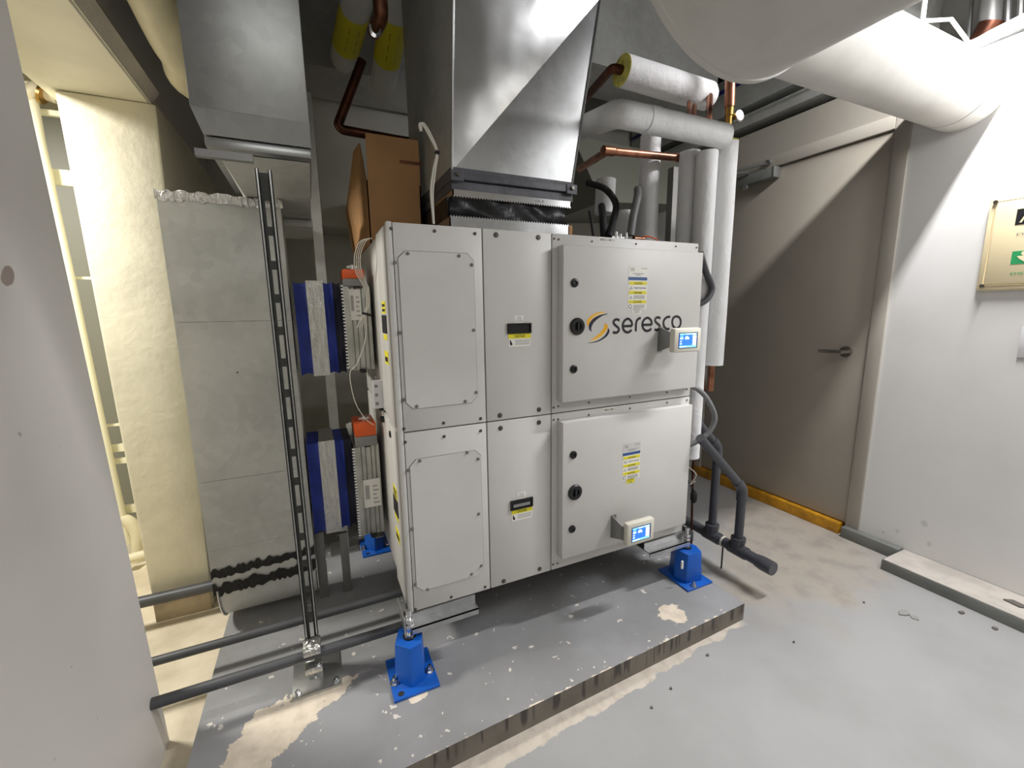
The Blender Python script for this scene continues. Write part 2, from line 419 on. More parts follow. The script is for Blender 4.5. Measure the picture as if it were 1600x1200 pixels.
# closer
b = MB('kerb'); b.box((XR-.055, .535, 2.125), (XR+.004, .80, 2.185)); b.use('greysteel').box((XR-.056, .530, 2.123), (XR+.002, .548, 2.187)); b.build('closer_body', D, bevel=.004)
b = MB('greysteel')
b.tube([(XR-.06, .70, 2.19), (XR-.15, .86, 2.215)], .009, 8).tube([(XR-.15, .86, 2.215), (XR-.02, .60, 2.225)], .008, 8)
b.cyl((XR-.15, .86, 2.20), (XR-.15, .86, 2.245), .013).cyl((XR-.03, .60, 2.225), (XR-.0, .60, 2.235), .018).cyl((XR-.07, .72, 2.105), (XR-.055, .72, 2.105), .016)
b.build('closer_arm', D)

# kerb and base strips along the right wall
b = MB('kerb')
kz = .052; ky = -.335; kx = 2.30
b.box((kx, -3.5, 0), (XR, ky, kz)); b.use('kerbtop').box((kx+.002, -3.5, kz), (XR, ky-.002, kz+.004))
b.build('concrete_kerb', None, 'long low grey painted concrete kerb along the foot of the white wall', 'kerb', bevel=.003)
struct(MB('kerb').box((XR-.05, ky+.002, 0), (XR, -.062, .062)), 'baseboard_right', bevel=.003)

# concrete pad
b = MB('pad')
xs = (-.648, 1.352, 1.70); yb = 1.35
pts = [(-.650, padline(-.65), 0), (1.352, padline(1.352), 0), (1.70, .12, 0), (1.70, .6, 0), (1.70, yb, 0), (-.640, yb, 0)]
pts = [(-.650, padline(-.65), 0), (1.352, padline(1.352), 0), (1.362, yb, 0), (-.640, yb, 0)]
top = [Vector(p)+Vector((0, 0, PADZ)) for p in pts]; n = len(pts)
b.add(top, [tuple(range(n))]); b.use('padface').add([Vector(p) for p in pts]+top, [(i, (i+1) % n, n+(i+1) % n, n+i) for i in range(n)])
b.add([Vector(p) for p in pts], [tuple(range(n-1, -1, -1))])
b.build('concrete_pad', None, 'low grey painted concrete plinth with peeling paint under the big air handler', 'plinth', sharp=20)

# ================================================================== DEHUMIDIFIER UNIT
W, ZB, ZM, ZT, DEP = 1.271, .2915, .9385, 1.5915, .93
S1, S2 = .301, .562
U = thing('dehumidifier', (W/2, DEP/2, ZB), 'large pale grey two-stage dehumidifier cabinet with display screens on blue mounts', 'machine')
b = MB('unit_in'); b.box((.012, .014, ZB), (W-.012, DEP-.012, ZT)); b.build('cabinet_body', U)
g = .0022
# raised screws (shared mesh)
def screw_at(parent, px, py, Y, r=.0048, m='screw', name='screw', cache={}):
    p = aY(px, py, Y)
    return screw_xyz(parent, p.x, Y, p.z, r, m, name)
_sc = {}
def screw_xyz(parent, x, Y, z, r, m, name):
    key = (r, m, name)
    if key not in _sc:
        b = MB(m); b.rings([(Vector((x, Y+.001, z)), r*1.25), (Vector((x, Y-.0012, z)), r*1.25), (Vector((x, Y-.0013, z)), r*.8), (Vector((x, Y-.0045, z)), r*.62)], 8)
        o = b.build(name, parent); _sc[key] = (o, Vector((x, Y, z))); return o
    o, q = _sc[key]
    return inst(o, Vector((x, Y, z))-q, parent)
def panel(name, x0, x1, z0, z1, label=None):
    return MB('unit').box((x0+g, 0, z0+g), (x1-g, .016, z1-g)).build(name, U, label, bevel=.0018)
pl_u = panel('end_panel', 0.012, S1, ZM, ZT); pl_l = panel('end_panel', 0.012, S1, ZB, ZM)
pm_u = panel('access_panel', S1, S2, ZM, ZT); pm_l = panel('access_panel', S1, S2, ZB, ZM)
pr_u = panel('control_section', S2, W, ZM, ZT); pr_l = panel('control_section', S2, W, ZB, ZM)
def cover(parent, pix):
    q = [aY(x, y, 0) for x, y in pix]
    x0 = (q[0].x+q[7].x)/2; x1 = (q[3].x+q[4].x)/2; z1 = (q[1].z+q[2].z)/2; z0 = (q[5].z+q[6].z)/2; c = .022
    x0 = max(x0, .026)
    pts = [(x0, 0, z1-c), (x0+c, 0, z1), (x1-c, 0, z1), (x1, 0, z1-c), (x1, 0, z0+c), (x1-c, 0, z0), (x0+c, 0, z0), (x0, 0, z0+c)]
    b = MB('unit'); b.prism(pts, (0, -.003, 0))
    e = .0016; ctr = ((x0+x1)/2, (z0+z1)/2)
    b.use('unit_in').prism([(p[0]+(e if p[0] > ctr[0] else -e), .0, p[2]+(e if p[2] > ctr[1] else -e)) for p in pts], (0, -.0008, 0))
    return b.build('octagonal_cover', parent)
cu = cover(pl_u, [(613.6, 402), (620, 394), (730, 394), (739, 404), (746, 619), (737, 628), (641, 640), (629, 632)])
for p in ((637, 396), (617, 410), (717, 400), (737, 414), (625, 520), (740, 516), (631, 625), (744, 613), (651, 635), (727, 627)): screw_at(cu, p[0], p[1], -.003)
for p in ((611, 357), (679, 361), (742, 365), (631, 670), (693, 661), (751, 654)): screw_at(pl_u, p[0], p[1], 0, .0045, 'bolt')
cl = cover(pl_l, [(636, 730), (645, 719), (743, 703), (752, 712), (754, 888), (746, 897), (658, 924), (648, 916)])
for p in ((656, 720), (638, 735), (730, 707), (747, 717), (644, 827), (748, 803), (649, 914), (752, 884), (668, 921), (737, 897)): screw_at(cl, p[0], p[1], -.003)
for p in ((633, 691), (694, 682), (751, 673), (649, 952), (705, 933), (758, 917)): screw_at(pl_l, p[0], p[1], 0, .0045, 'bolt')
for p in ((775, 367), (841, 371), (781, 649), (842, 640)): screw_at(pm_u, p[0], p[1], 0, .0075, 'bolt', 'panel_bolt')
for p in ((782, 669), (842, 660), (787, 908), (843, 889)): screw_at(pm_l, p[0], p[1], 0, .0075, 'bolt', 'panel_bolt')
for p in ((866, 373), (873, 374), (925, 377), (994, 381), (1056, 385), (1088, 387), (865, 637), (872, 635), (920, 629), (984, 620), (1042, 613), (1073, 608)): screw_at(pr_u, p[0], p[1], 0, .0032, 'bolt')
for p in ((865, 656), (872, 655), (920, 648), (984, 638), (1042, 629), (1073, 625), (864, 882), (871, 880)): screw_at(pr_l, p[0], p[1], 0, .0032, 'bolt')
# recessed pull handles
def pull(parent, pix, lit):
    q = [aY(x, y, 0) for x, y in pix]; x0 = (q[0].x+q[2].x)/2; x1 = (q[1].x+q[3].x)/2; z1 = (q[0].z+q[1].z)/2; z0 = (q[2].z+q[3].z)/2
    t = .005; b = MB('black')
    b.box((x0, -.006, z0), (x1, 0, z0+t)).box((x0, -.006, z1-t), (x1, 0, z1)).box((x0, -.006, z0+t), (x0+t, 0, z1-t)).box((x1-t, -.006, z0+t), (x1, 0, z1-t))
    b.box((x0+t, -.0012, z0+t), (x1-t, 0, z1-t))
    if lit: b.use('greyplastic').hexa([(x0+.012, -.004, z0+.009), (x1-.012, -.004, z0+.009), (x1-.012, -.001, z0+.009), (x0+.012, -.001, z0+.009), (x0+.012, -.003, z0+.02), (x1-.012, -.003, z0+.02), (x1-.012, -.001, z0+.02), (x0+.012, -.001, z0+.02)])
    b.build('pull_handle', parent, 'black recessed pull handle')
    # caution sticker under, small tag over
    w_ = x1-x0; cx = (x0+x1)/2; ux, uz = (1, 0, 0), (0, 0, 1)
    b = MB('label'); b.box((x0+w_*.06, -.0008, z0-.046), (x1-w_*.02, 0, z0-.001))
    b.use('yellow').box((x0+w_*.05, -.0012, z0-.018), (x1-w_*.01, 0, z0-.0005)); b.use('ink').text('CAUTION', (x0+w_*.3, -.0013, z0-.0145), ux, uz, w_*.42, .0095)
    b.use('inkgrey')
    for k in range(3): b.box((x0+w_*.32, -.0011, z0-.0265-k*.0062), (x1-w_*.06, 0, z0-.0235-k*.0062))
    b.use('ink').prism([(x0+w_*.1, -.0011, z0-.022), (x0+w_*.13, -.0011, z0-.022), (x0+w_*.22, -.0011, z0-.038), (x0+w_*.14, -.0011, z0-.042), (x0+w_*.11, -.0011, z0-.036)], (0, .0008, 0))
    b.build('caution_sticker', parent)
    b = MB('label'); b.box((cx-w_*.18, -.0009, z1+.001), (cx+w_*.18, 0, z1+.026)); b.use('inkgrey')
    for k in range(3): b.box((cx-w_*(.09+.03*k), -.0013, z1+.0195-k*.0065), (cx+w_*(.09+.03*k), 0, z1+.0225-k*.0065))
    b.build('small_tag', parent)
pull(pm_u, [(791.7, 505.7), (829.3, 504.3), (792.7, 521.7), (829.7, 520)], False)
pull(pm_l, [(796.5, 783.5), (832, 775.5), (798, 798.5), (832, 789)], True)
# serial tags
ux, uz = (1, 0, 0), (0, 0, 1)
for par, (c0, c1), s in ((pr_u, ((934.5, 370), (961, 371.5)), '38021811'), (pr_l, ((941.8, 641), (960.5, 638)), '38021801')):
    a, d = aY(c0[0], c0[1], 0), aY(c1[0], c1[1], 0); h = .0085; zc = min((a.z+d.z)/2, (ZT if par is pr_u else ZM)-.012)
    b = MB('label'); b.box((a.x, -.0008, zc-h), (d.x, 0, zc+h)); b.use('ink').text(s, (a.x+.005, -.0010, zc-h*.55), ux, uz, d.x-a.x-.010, h*1.1)
    b.build('serial_tag', par)
# hinged control doors
DY = -.042
def cdoor(parent, pix, knobs, big):
    q = [aY(x, y, DY) for x, y in pix]; x0 = (q[0].x+q[3].x)/2; x1 = (q[1].x+q[2].x)/2; z1 = (q[0].z+q[1].z)/2; z0 = (q[2].z+q[3].z)/2
    b = MB('unit'); b.box((x0, DY, z0), (x1, -.001, z1)); o = b.build('control_door', U, bevel=.003)
    for (x, y) in knobs:
        p = aY(x, y, DY); b = MB('black')
        b.rings([(p+Vector((0, .001, 0)), .0155), (p+Vector((0, -.004, 0)), .0155), (p+Vector((0, -.006, 0)), .012), (p+Vector((0, -.0062, 0)), .008), (p+Vector((0, -.003, 0)), .007)], 20)
        b.build('latch', o)
    p = aY(big[0], big[1], DY); b = MB('black')
    b.rings([(p+Vector((0, .001, 0)), .031), (p+Vector((0, -.005, 0)), .031), (p+Vector((0, -.009, 0)), .027), (p+Vector((0, -.009, 0)), .016), (p+Vector((0, -.004, 0)), .014)], 28)
    b.box((p.x-.004, DY-.012, p.z-.014), (p.x+.004, DY-.004, p.z+.014)); b.build('round_pull', o)
    return o, x0, x1, z0, z1
du = cdoor(pr_u, [(880.5, 383), (1098, 393.5), (1088.5, 603), (879, 631.5)], ((897.5, 442), (896, 576.5)), (901.5, 510))
dl = cdoor(pr_l, [(879.5, 663), (1083.5, 630.5), (1071, 815.5), (878.5, 878)], ((895.5, 710.5), (893.5, 826.5)), (898, 769))
# caution sheets on the doors
def sheet(parent, tl, tr, bl, lower):
    a, c, d = aY(tl[0], tl[1], DY), aY(tr[0], tr[1], DY), aY(bl[0], bl[1], DY)
    x0, x1 = a.x, c.x; z1 = (a.z+c.z)/2; z0 = d.z; w_ = x1-x0; h = z1-z0; Y = DY
    b = MB('plate' if lower else 'label'); e = .0006
    def r(u0, u1, v0, v1, m, k=1): b.use(m).box((x0+w_*u0, Y-e*k, z1-h*v1), (x0+w_*u1, Y, z1-h*v0))
    r(0, 1, .0, .235, 'unit' if lower else 'label')
    r(.0, 1, .235, .9, 'label'); r(.25, .72, .89, 1.0, 'yellow' if lower else 'label')
    r(-.01, .99, .235, .30, 'inkblue', 2)
    for k in range(3): r(.03, .98, .325+k*.192, .393+k*.192, 'yellow', 2)
    for k in range(3): b.use('ink').text('CAUTION', (x0+w_*.28, Y-.0013, z1-h*(.383+k*.192)), ux, uz, w_*.44, h*.042)
    b.use('ink').text('HIGH VOLTAGE', (x0+w_*.3, Y-.0007, z1-h*.475), ux, uz, w_*.64, h*.035)
    for (k, n_) in ((0, 0), (1, 3), (2, 3)):
        zt = z1-h*(.41+k*.192)
        if k < 2:
            c0 = Vector((x0+w_*.14, Y-.0007, zt-h*.05)); b.use('ink')
            b.prism([c0+Vector((-w_*.09, 0, -h*.025)), c0+Vector((w_*.09, 0, -h*.025)), c0+Vector((0, 0, h*.035))], (0, .0003, 0))
            b.use('label').prism([c0+Vector((-w_*.055, -.0003, -h*.016)), c0+Vector((w_*.055, -.0003, -h*.016)), c0+Vector((0, -.0003, h*.018))], (0, .0003, 0))
        else:
            c0 = Vector((x0+w_*.12, Y-.0006, zt-h*.045)); b.use('ink').cyl(c0, c0+Vector((0, -.0003, 0)), w_*.085); b.use('label').cyl(c0, c0+Vector((0, -.0005, 0)), w_*.06)
        b.use('inkgrey')
        for j in range(n_): r(.3, .9, .42+k*.192+j*.026, .436+k*.192+j*.026, 'inkgrey', 2)
    for j in range(3): r(.08, .3, .05+j*.025, .062+j*.025, 'inkgrey', 2)
    r(.66, .96, .05, .065, 'inkgrey', 2)
    for j in range(2): r(.22+.13*j, .8-.17*j, .155+j*.03, .17+j*.03, 'inkgrey', 2)
    if lower:
        b.use('ink').text('DON\'T SHUT', (x0+w_*.3, Y-.0007, z1-h*.938), ux, uz, w_*.36, h*.03); b.text('DOWN', (x0+w_*.38, Y-.0007, z1-h*.985), ux, uz, w_*.2, h*.03)
    else:
        for j in range(3): r(.33, .63, .912+j*.026, .926+j*.026, 'inkgrey', 2)
    b.build('caution_sheet', parent)
sheet(du[0], (983, 414), (1012, 416), (982, 491), False)
sheet(dl[0], (974, 692), (1001, 690), (974, 757), True)
# swoosh emblem and lettering on the upper door
def LP(x, y): return aY(900+x/8.889, 470+y/8.889, DY)
def swoosh(b, m, outer, inner, k):
    b.use(m)
    n_ = min(len(outer), len(inner))
    for i in range(n_-1):
        q = [LP(*outer[i]), LP(*outer[i+1]), LP(*inner[i+1]), LP(*inner[i])]
        q = [p+Vector((0, -.0004*k, 0)) for p in q]; b.add(q, [(0, 1, 2, 3)])
def dens(pts, n_=16):
    P = [Vector((p[0], p[1], 0)) for p in pts]; Q = []
    for i in range(len(P)-1):
        a, b_, c, d = P[max(i-1, 0)], P[i], P[i+1], P[min(i+2, len(P)-1)]
        for k in range(n_):
            t = k/n_; Q.append(.5*((2*b_)+(c-a)*t+(2*a-5*b_+4*c-d)*t*t+(3*b_-a-3*c+d)*t**3))
    Q.append(P[-1]); return [(p.x, p.y) for p in Q]
b = MB('logonavy')
swoosh(b, 'logoyellow', dens([(400, 150), (290, 165), (195, 220), (148, 290), (165, 360)]), dens([(395, 160), (310, 180), (235, 225), (190, 290), (168, 362)]), 1)
swoosh(b, 'logopale', dens([(395, 160), (310, 180), (235, 225), (190, 290), (168, 362)]), dens([(400, 178), (330, 195), (255, 235), (205, 285), (172, 350)]), 1)
swoosh(b, 'logonavy', dens([(440, 178), (340, 195), (245, 240), (185, 310), (180, 390), (222, 435)]), dens([(440, 186), (365, 210), (290, 260), (235, 320), (212, 385), (222, 435)]), 1)
swoosh(b, 'logoyellow', dens([(395, 305), (425, 360), (385, 440), (300, 510), (200, 550)]), dens([(395, 305), (390, 360), (345, 430), (275, 495), (200, 548)]), 1)
swoosh(b, 'logoyellow', dens([(395, 305), (440, 345), (425, 400), (330, 500), (205, 552)]), dens([(395, 305), (415, 360), (380, 440), (300, 510), (200, 550)]), 1)
swoosh(b, 'logopale', dens([(440, 345), (425, 420), (350, 500), (250, 560), (165, 575)]), dens([(440, 345), (415, 410), (330, 490), (240, 545), (165, 572)]), 1)
swoosh(b, 'logonavy', dens([(442, 375), (465, 420), (425, 495), (310, 565), (160, 592)]), dens([(442, 375), (432, 430), (380, 500), (290, 555), (160, 588)]), 1)
b.build('swoosh_emblem', du[0], 'yellow and navy swoosh emblem', recalc=False)
b = MB('ink')
# each letter stroked as a flat ribbon following the photograph's lettering
def stroke(pts, wd, n_=10):
    Q = dens(pts, n_) if len(pts) > 2 else pts
    P = [LP(*p) for p in Q]; h = wd/2; V = []
    for i, p in enumerate(P):
        t = (P[min(i+1, len(P)-1)]-P[max(i-1, 0)]).normalized(); nv = Vector((-t.z, 0, t.x))
        V += [p+nv*h+Vector((0, -.0006, 0)), p-nv*h+Vector((0, -.0006, 0))]
    b.add(V, [(2*i, 2*i+1, 2*i+3, 2*i+2) for i in range(len(P)-1)])
SW = .0098
def S_(x, y0, y1, w_):
    h = y1-y0
    stroke([(x+w_, y0+h*.12), (x+w_*.62, y0+h*.03), (x+w_*.22, y0+h*.1), (x+w_*.1, y0+h*.28), (x+w_*.38, y0+h*.46), (x+w_*.78, y0+h*.62), (x+w_*.9, y0+h*.8), (x+w_*.6, y0+h*.96), (x+w_*.25, y0+h*.98), (x, y0+h*.93)], SW)
def E_(x, y0, y1, w_, sl):
    h = y1-y0
    stroke([(x+w_*.05, y0+h*.55), (x+w_*.97, y0+h*.55+sl)], SW)
    stroke([(x+w_*.97, y0+h*.55+sl), (x+w_*.9, y0+h*.22), (x+w_*.55, y0+h*.02), (x+w_*.18, y0+h*.18), (x+w_*.02, y0+h*.52), (x+w_*.15, y0+h*.85), (x+w_*.45, y0+h*.99), (x+w_*.72, y0+h*.94), (x+w_*.92, y0+h*.8)], SW)
S_(512, 252, 447, 92); E_(645, 246, 440, 138, -4)
stroke([(830, 425), (832, 330), (845, 275), (875, 245), (900, 240)], SW)
E_(918, 232, 420, 138, -4); S_(1090, 224, 408, 82)
stroke([(1308, 222), (1262, 228), (1226, 262), (1214, 310), (1228, 365), (1262, 392), (1298, 388)], SW)
stroke([(1395, 212), (1440, 240), (1454, 295), (1440, 350), (1395, 385), (1352, 355), (1336, 300), (1350, 240), (1395, 212)], SW)
b.build('lettering', du[0], 'dark lower-case lettering reading seresco', recalc=False)
# display panels on brackets
def display(parent, tl, tr, br, bl, Y, bx):
    q = [aY(p[0], p[1], Y) for p in (tl, tr, br, bl)]; x0 = (q[0].x+q[3].x)/2; x1 = (q[1].x+q[2].x)/2; z1 = (q[0].z+q[1].z)/2; z0 = (q[2].z+q[3].z)/2
    D_ = .030; b = MB('case')
    o = b.box((x0, Y, z0), (x1, Y+D_, z1)).build('display', U, bevel=.009)
    sx0, sx1, sz0, sz1 = x0+(x1-x0)*.17, x1-(x1-x0)*.20, z0+(z1-z0)*.2, z1-(z1-z0)*.22
    b = MB('ink'); b.box((sx0-.003, Y-.0008, sz0-.003), (sx1+.006, Y, sz1+.003)); b.use('screenblue').box((sx0, Y-.0014, sz0), (sx1, Y, sz1))
    sw, sh = sx1-sx0, sz1-sz0
    def r(u0, u1, v0, v1, m): b.use(m).box((sx0+sw*u0, Y-.0020, sz1-sh*v1), (sx0+sw*u1, Y, sz1-sh*v0))
    r(0, 1, 0, .07, 'screenlight'); r(.03, .22, .07, .13, 'screenlight'); r(.34, .62, .02, .09, 'screenwhite'); r(.68, .97, .02, .1, 'screenwhite')
    r(.77, .98, .16, .42, 'screenwhite'); r(.77, .98, .46, .66, 'screenwhite'); r(.77, .98, .7, .84, 'screenwhite')
    r(.34, .5, .22, .26, 'screenwhite'); r(.32, .42, .30, .42, 'screenwhite'); r(.45, .55, .30, .42, 'screenwhite'); r(.03, .2, .2, .26, 'screenlight'); r(.03, .2, .3, .40, 'screenwhite'); r(.03, .13, .52, .58, 'screenwhite'); r(.03, .13, .68, .76, 'screenwhite')
    r(0, 1, .87, 1, 'screenlight'); r(.02, .42, .89, .97, 'screenwhite')
    b.build('screen', o, 'lit blue touch screen')
    zc = (z0+z1)/2; xa = bx; b = MB('greysteel'); hh = (z1-z0)*.52
    b.hexa([(xa-.002, DY, zc-hh), (xa+.002, DY, zc-hh), (xa+.004, Y+D_, zc-hh*.55), (xa, Y+D_, zc-hh*.55), (xa-.002, DY, zc+hh), (xa+.002, DY, zc+hh), (xa+.004, Y+D_, zc+hh*.62), (xa, Y+D_, zc+hh*.62)])
    b.box((xa-.001, Y+D_*.75, zc-hh*.55), (x0+.03, Y+D_*.75+.004, zc+hh*.62)).box((xa-.004, DY-.003, zc-hh), (xa+.02, DY, zc+hh))
    b.build('display_bracket', o)
p1 = aY(1029, 528, DY).x; p2 = aY(955.5, 822, DY).x
display(du[0], (1055, 513), (1097, 511.5), (1095, 549), (1053, 551.5), -.135, p1)
display(dl[0], (982, 821), (1023, 808.5), (1023, 842), (979, 857), -.135, p2)

# left side of the unit: corner post, side panels
b = MB('unit'); b.box((-.004, -.001, ZB), (.012, .030, ZT)); b.build('corner_post', U, bevel=.003)
for z0, z1 in ((ZM, ZT), (ZB, ZM)):
    sp = MB('unit').box((-.006, .046, z0+.006), (.012, .215, z1-.006)).build('side_panel', U, bevel=.003)
    zc = .5*(z0+z1)+.02
    b = MB('black'); b.box((-.0085, .085, zc-.030), (-.002, .175, zc+.030)); b.build('pull_handle', sp)
    b = MB('yellow'); b.box((-.0075, .09, zc+.035), (-.002, .165, zc+.075)).box((-.0075, .09, zc-.052), (-.002, .165, zc-.034)).box((-.0075, .09, zc-.135), (-.002, .165, zc-.09))
    b.use('ink').box((-.0082, .10, zc+.042), (-.002, .155, zc+.050)).box((-.0082, .10, zc+.058), (-.002, .155, zc+.066)).box((-.0082, .10, zc-.126), (-.002, .155, zc-.110)); b.build('caution_sticker', sp)
    MB('unit').box((.004, .225, z0+.006), (.014, DEP-.02, z1-.006)).build('rear_side_panel', U, bevel=.002)
for (px, py) in ((597, 637), (598.5, 655), (613, 678)):
    p = aX(px, py, 0); b = MB('black'); b.rings([(Vector((.004, p.y, p.z)), .013), (Vector((-.009, p.y, p.z)), .013), (Vector((-.011, p.y, p.z)), .009)], 16); b.build('grommet', U)
# white hinge strip with screws at the side
a = aX(574, 582, -.02); c = aX(580, 655, -.02); b = MB('plate'); b.box((-.03, .36, .95), (.004, .39, a.z)).box((-.035, .375, .95), (-.03, .385, a.z)); b.use('screw')
for k in range(4): b.cyl((-.02, .36, .97+k*.035), (-.02, .352, .97+k*.035), .006, None, 10)
b.build('hinge_strip', U)
# galvanised corner brackets under the cabinet
def corner(x0, x1, xs_):
    b = MB('galv'); z = ZB
    b.box((x0, -.004, z-.006), (x1, .0, z+.0)); b.box((x0, -.045, z-.05), (x1, -.041, z-.028)).box((x0, -.045, z-.032), (x1, .10, z-.028)).box((x0, -.008, z-.03), (x1, -.004, z+.0))
    b.box((xs_, -.045, z-.032), (xs_+.004, .085, z+.012))
    return b.build('corner_bracket', U)
corner(-.004, .235, -.030); corner(W-.235, W+.004, W+.022)
b = MB('galv'); b.box((-.034, DEP-.30, ZB-.03), (.002, DEP, ZB-.026)).box((-.034, DEP-.30, ZB-.026), (-.03, DEP, ZB+.02)); b.build('corner_bracket', U)

# ================================================================== BLUE SPRING MOUNTS
def mount(cx, cy, label, flip=1, tag=False, h=.150):
    t = thing('spring_mount', (cx, cy, PADZ), label, 'mount', 'blue vibration mounts under the cabinet')
    z = PADZ
    b = MB('blue'); hx, hy = .076, .092; b.box((cx-hx, cy-hy, z), (cx+hx, cy+hy, z+.009)); b.build('base_plate', t, bevel=.0015)
    for k in ((-.055, -.07), (.055, .07)) if flip > 0 else ((.055, -.07), (-.055, .07)):
        pass
    # housing: a hexagonal open-sided pedestal, wider at the front
    def hexp(s_): return [(cx-.056*s_, cy-.015, 0), (cx-.012*flip*s_, cy-.062*s_, 0), (cx+.030*s_, cy-.05*s_, 0), (cx+.048*s_, cy+.012, 0), (cx+.03*s_, cy+.062*s_, 0), (cx-.03*s_, cy+.055*s_, 0)]
    if flip < 0:
        def hexp(s_): return [(cx-.046*s_, cy-.052, 0), (cx+.036*s_, cy-.060*s_, 0), (cx+.056*s_, cy-.008, 0), (cx+.034*s_, cy+.06*s_, 0), (cx-.034*s_, cy+.06*s_, 0), (cx-.056*s_, cy+.01, 0)]
    lo = [Vector(p)+Vector((0, 0, z+.009)) for p in hexp(1.06)]; hi = [Vector(p)+Vector((0, 0, z+h)) for p in hexp(.94)]
    b = MB('blue'); n_ = 6; b.add(lo+hi, [(i, (i+1) % n_, n_+(i+1) % n_, n_+i) for i in range(n_)]+[tuple(range(n_, 2*n_)), tuple(range(n_-1, -1, -1))])
    b.build('housing', t, bevel=.0015, sharp=20)
    top = Vector((cx, cy, z+h))
    b = MB('black'); b.rings([(top, .022), (top+Vector((0, 0, .006)), .022), (top+Vector((0, 0, .006)), .012)], 20); b.build('rubber_ring', t)
    b = MB('zinc'); b.cyl(top, Vector((cx, cy, ZB+.035)), .009, None, 14).rings([(top+Vector((0, 0, .006)), .017), (top+Vector((0, 0, .013)), .017)], 20)
    b.build('levelling_stud', t)
    for zz in (ZB-.026, ZB-.008): MB('zinc').cyl((cx, cy, zz), (cx, cy, zz+.013), .016, None, 6).build('nut', t)
    ax = [(-.056*flip, .065), (.056*flip, -.065)] if flip > 0 else [(.056, .03), (-.03, -.078)]
    for (dx, dy) in ([(.058, -.022), (-.062, -.02)] if flip > 0 else [(-.028, -.078)]):
        p = Vector((cx+dx, cy+dy, z+.009)); b = MB('zinc')
        b.cyl(p, p+Vector((0, 0, .003)), .015, None, 18).cyl(p+Vector((0, 0, .003)), p+Vector((0, 0, .013)), .0115, None, 6).cyl(p+Vector((0, 0, .013)), p+Vector((0, 0, .024)), .006, None, 10); b.build('anchor_bolt', t)
    p = Vector((cx-.05, cy-.072, z+.0092)) if flip > 0 else Vector((cx+.05, cy-.02, z+.0092))
    MB('seam').cyl(p, p+Vector((0, 0, .0006)), .010, None, 18).build('empty_hole', t)
    if tag:
        q = aY(1066.5, 883, cy-.060); MB('label').box((q.x-.0045, cy-.061, q.z-.018), (q.x+.0045, cy-.054, q.z+.018)).build('white_tag', t)
    return t
mount(-.012, -.028, 'blue spring mount nearest the camera, under the left front corner of the cabinet', 1)
mount(1.268, -.032, 'blue spring mount with white sticker under the right front corner of the cabinet', -1, True)
mount(-.012, .89, 'blue spring mount in shadow under the left rear corner of the cabinet', 1)

# ================================================================== INTAKE DAMPERS, FLEX CONNECTORS, LEFT DUCTS
FY = .43
def damper(pixbox, act, lab_px, nm, label, depth=.42):
    (xa, ya), (xb, yb_) = pixbox
    p, q = aY(xa, ya, FY), aY(xb, yb_, FY); x0, x1 = p.x, min(q.x, -.002); z1, z0 = p.z, q.z
    t = thing('air_damper', ((x0+x1)/2, FY+depth/2, z0), label, 'damper', 'air dampers on the cabinet side')
    b = MB('alu'); w_ = x1-x0
    b.box((x0, FY+.012, z0), (x1, FY+depth, z1)); b.build('casing', t)
    for u0, u1, dy in ((0, .16, 0), (.2, .36, .004), (.40, .6, .002), (.64, .8, .004), (.84, 1, 0)):
        MB('alu').box((x0+w_*u0, FY+dy, z0+.002), (x0+w_*u1, FY+.013, z1-.002)).build('extruded_rib', t, bevel=.0015)
    (ax0, ay0), (ax1, ay1) = act
    p, q = aY(ax0, ay0, FY-.02), aY(ax1, ay1, FY-.02); zm_ = p.z*.44+q.z*.56
    A = MB('greyplastic').box((p.x, FY-.02, q.z), (q.x, FY+.14, zm_)).build('actuator', t, 'grey and orange actuator', bevel=.004)
    MB('orange').box((p.x+.001, FY-.018, zm_), (q.x-.001, FY+.138, p.z)).build('orange_cover', A, bevel=.004)
    c_ = Vector(((p.x+q.x)/2, FY+.03, p.z)); MB('zinc').cyl(c_, c_+Vector((0, 0, .02)), .010, None, 10).box(c_+Vector((-.02, -.005, .008)), c_+Vector((.02, .005, .016))).build('shaft_clamp', A)
    p, q = aY(*lab_px[0], FY-.001), aY(*lab_px[1], FY-.001)
    b = MB('label').box((p.x, FY-.001, q.z), (q.x, FY+.003, p.z)); b.use('inkgrey'); h_ = p.z-q.z; ww = q.x-p.x
    for k in range(5): b.box((p.x+ww*.55, FY-.0016, q.z+h_*(.12+.15*k)), (p.x+ww*(.9-.08*(k % 3)), FY, q.z+h_*(.17+.15*k)))
    b.box((p.x+ww*.1, FY-.0016, q.z+h_*.3), (p.x+ww*.35, FY, q.z+h_*.8)); b.build('spec_label', t)
    for dz in (z1-.004, z0-.006): MB('foamblack').box((x0+w_*.35, FY-.012, dz-.004), (x0+w_*.62, FY+.02, dz+.010)).build('blade_clip', t, bevel=.003)
    # toothed flange facing the duct
    b = MB('alu').box((x0-.012, FY-.012, z0+.01), (x0+.006, FY+depth, z1-.004)); fl = b.build('flange', t)
    b = MB('plate'); n_ = int((z1-z0)/.0125)
    for k in range(n_): b.box((x0-.019, FY-.0135, z0+.012+k*.0125), (x0-.010, FY-.0105, z0+.0185+k*.0125))
    b.build('flange_teeth', fl)
    return x0, x1, z0, z1
d1 = damper(((540, 446), (586, 577)), ((534.5, 420), (571, 447)), ((545, 452), (566, 500)), 'u', 'upper aluminium damper with orange topped actuator on the cabinet side')
d2 = damper(((557, 697), (601, 831)), ((553, 664), (590, 695)), ((567, 751), (596, 789)), 'l', 'lower aluminium damper with orange topped actuator beside the cabinet')
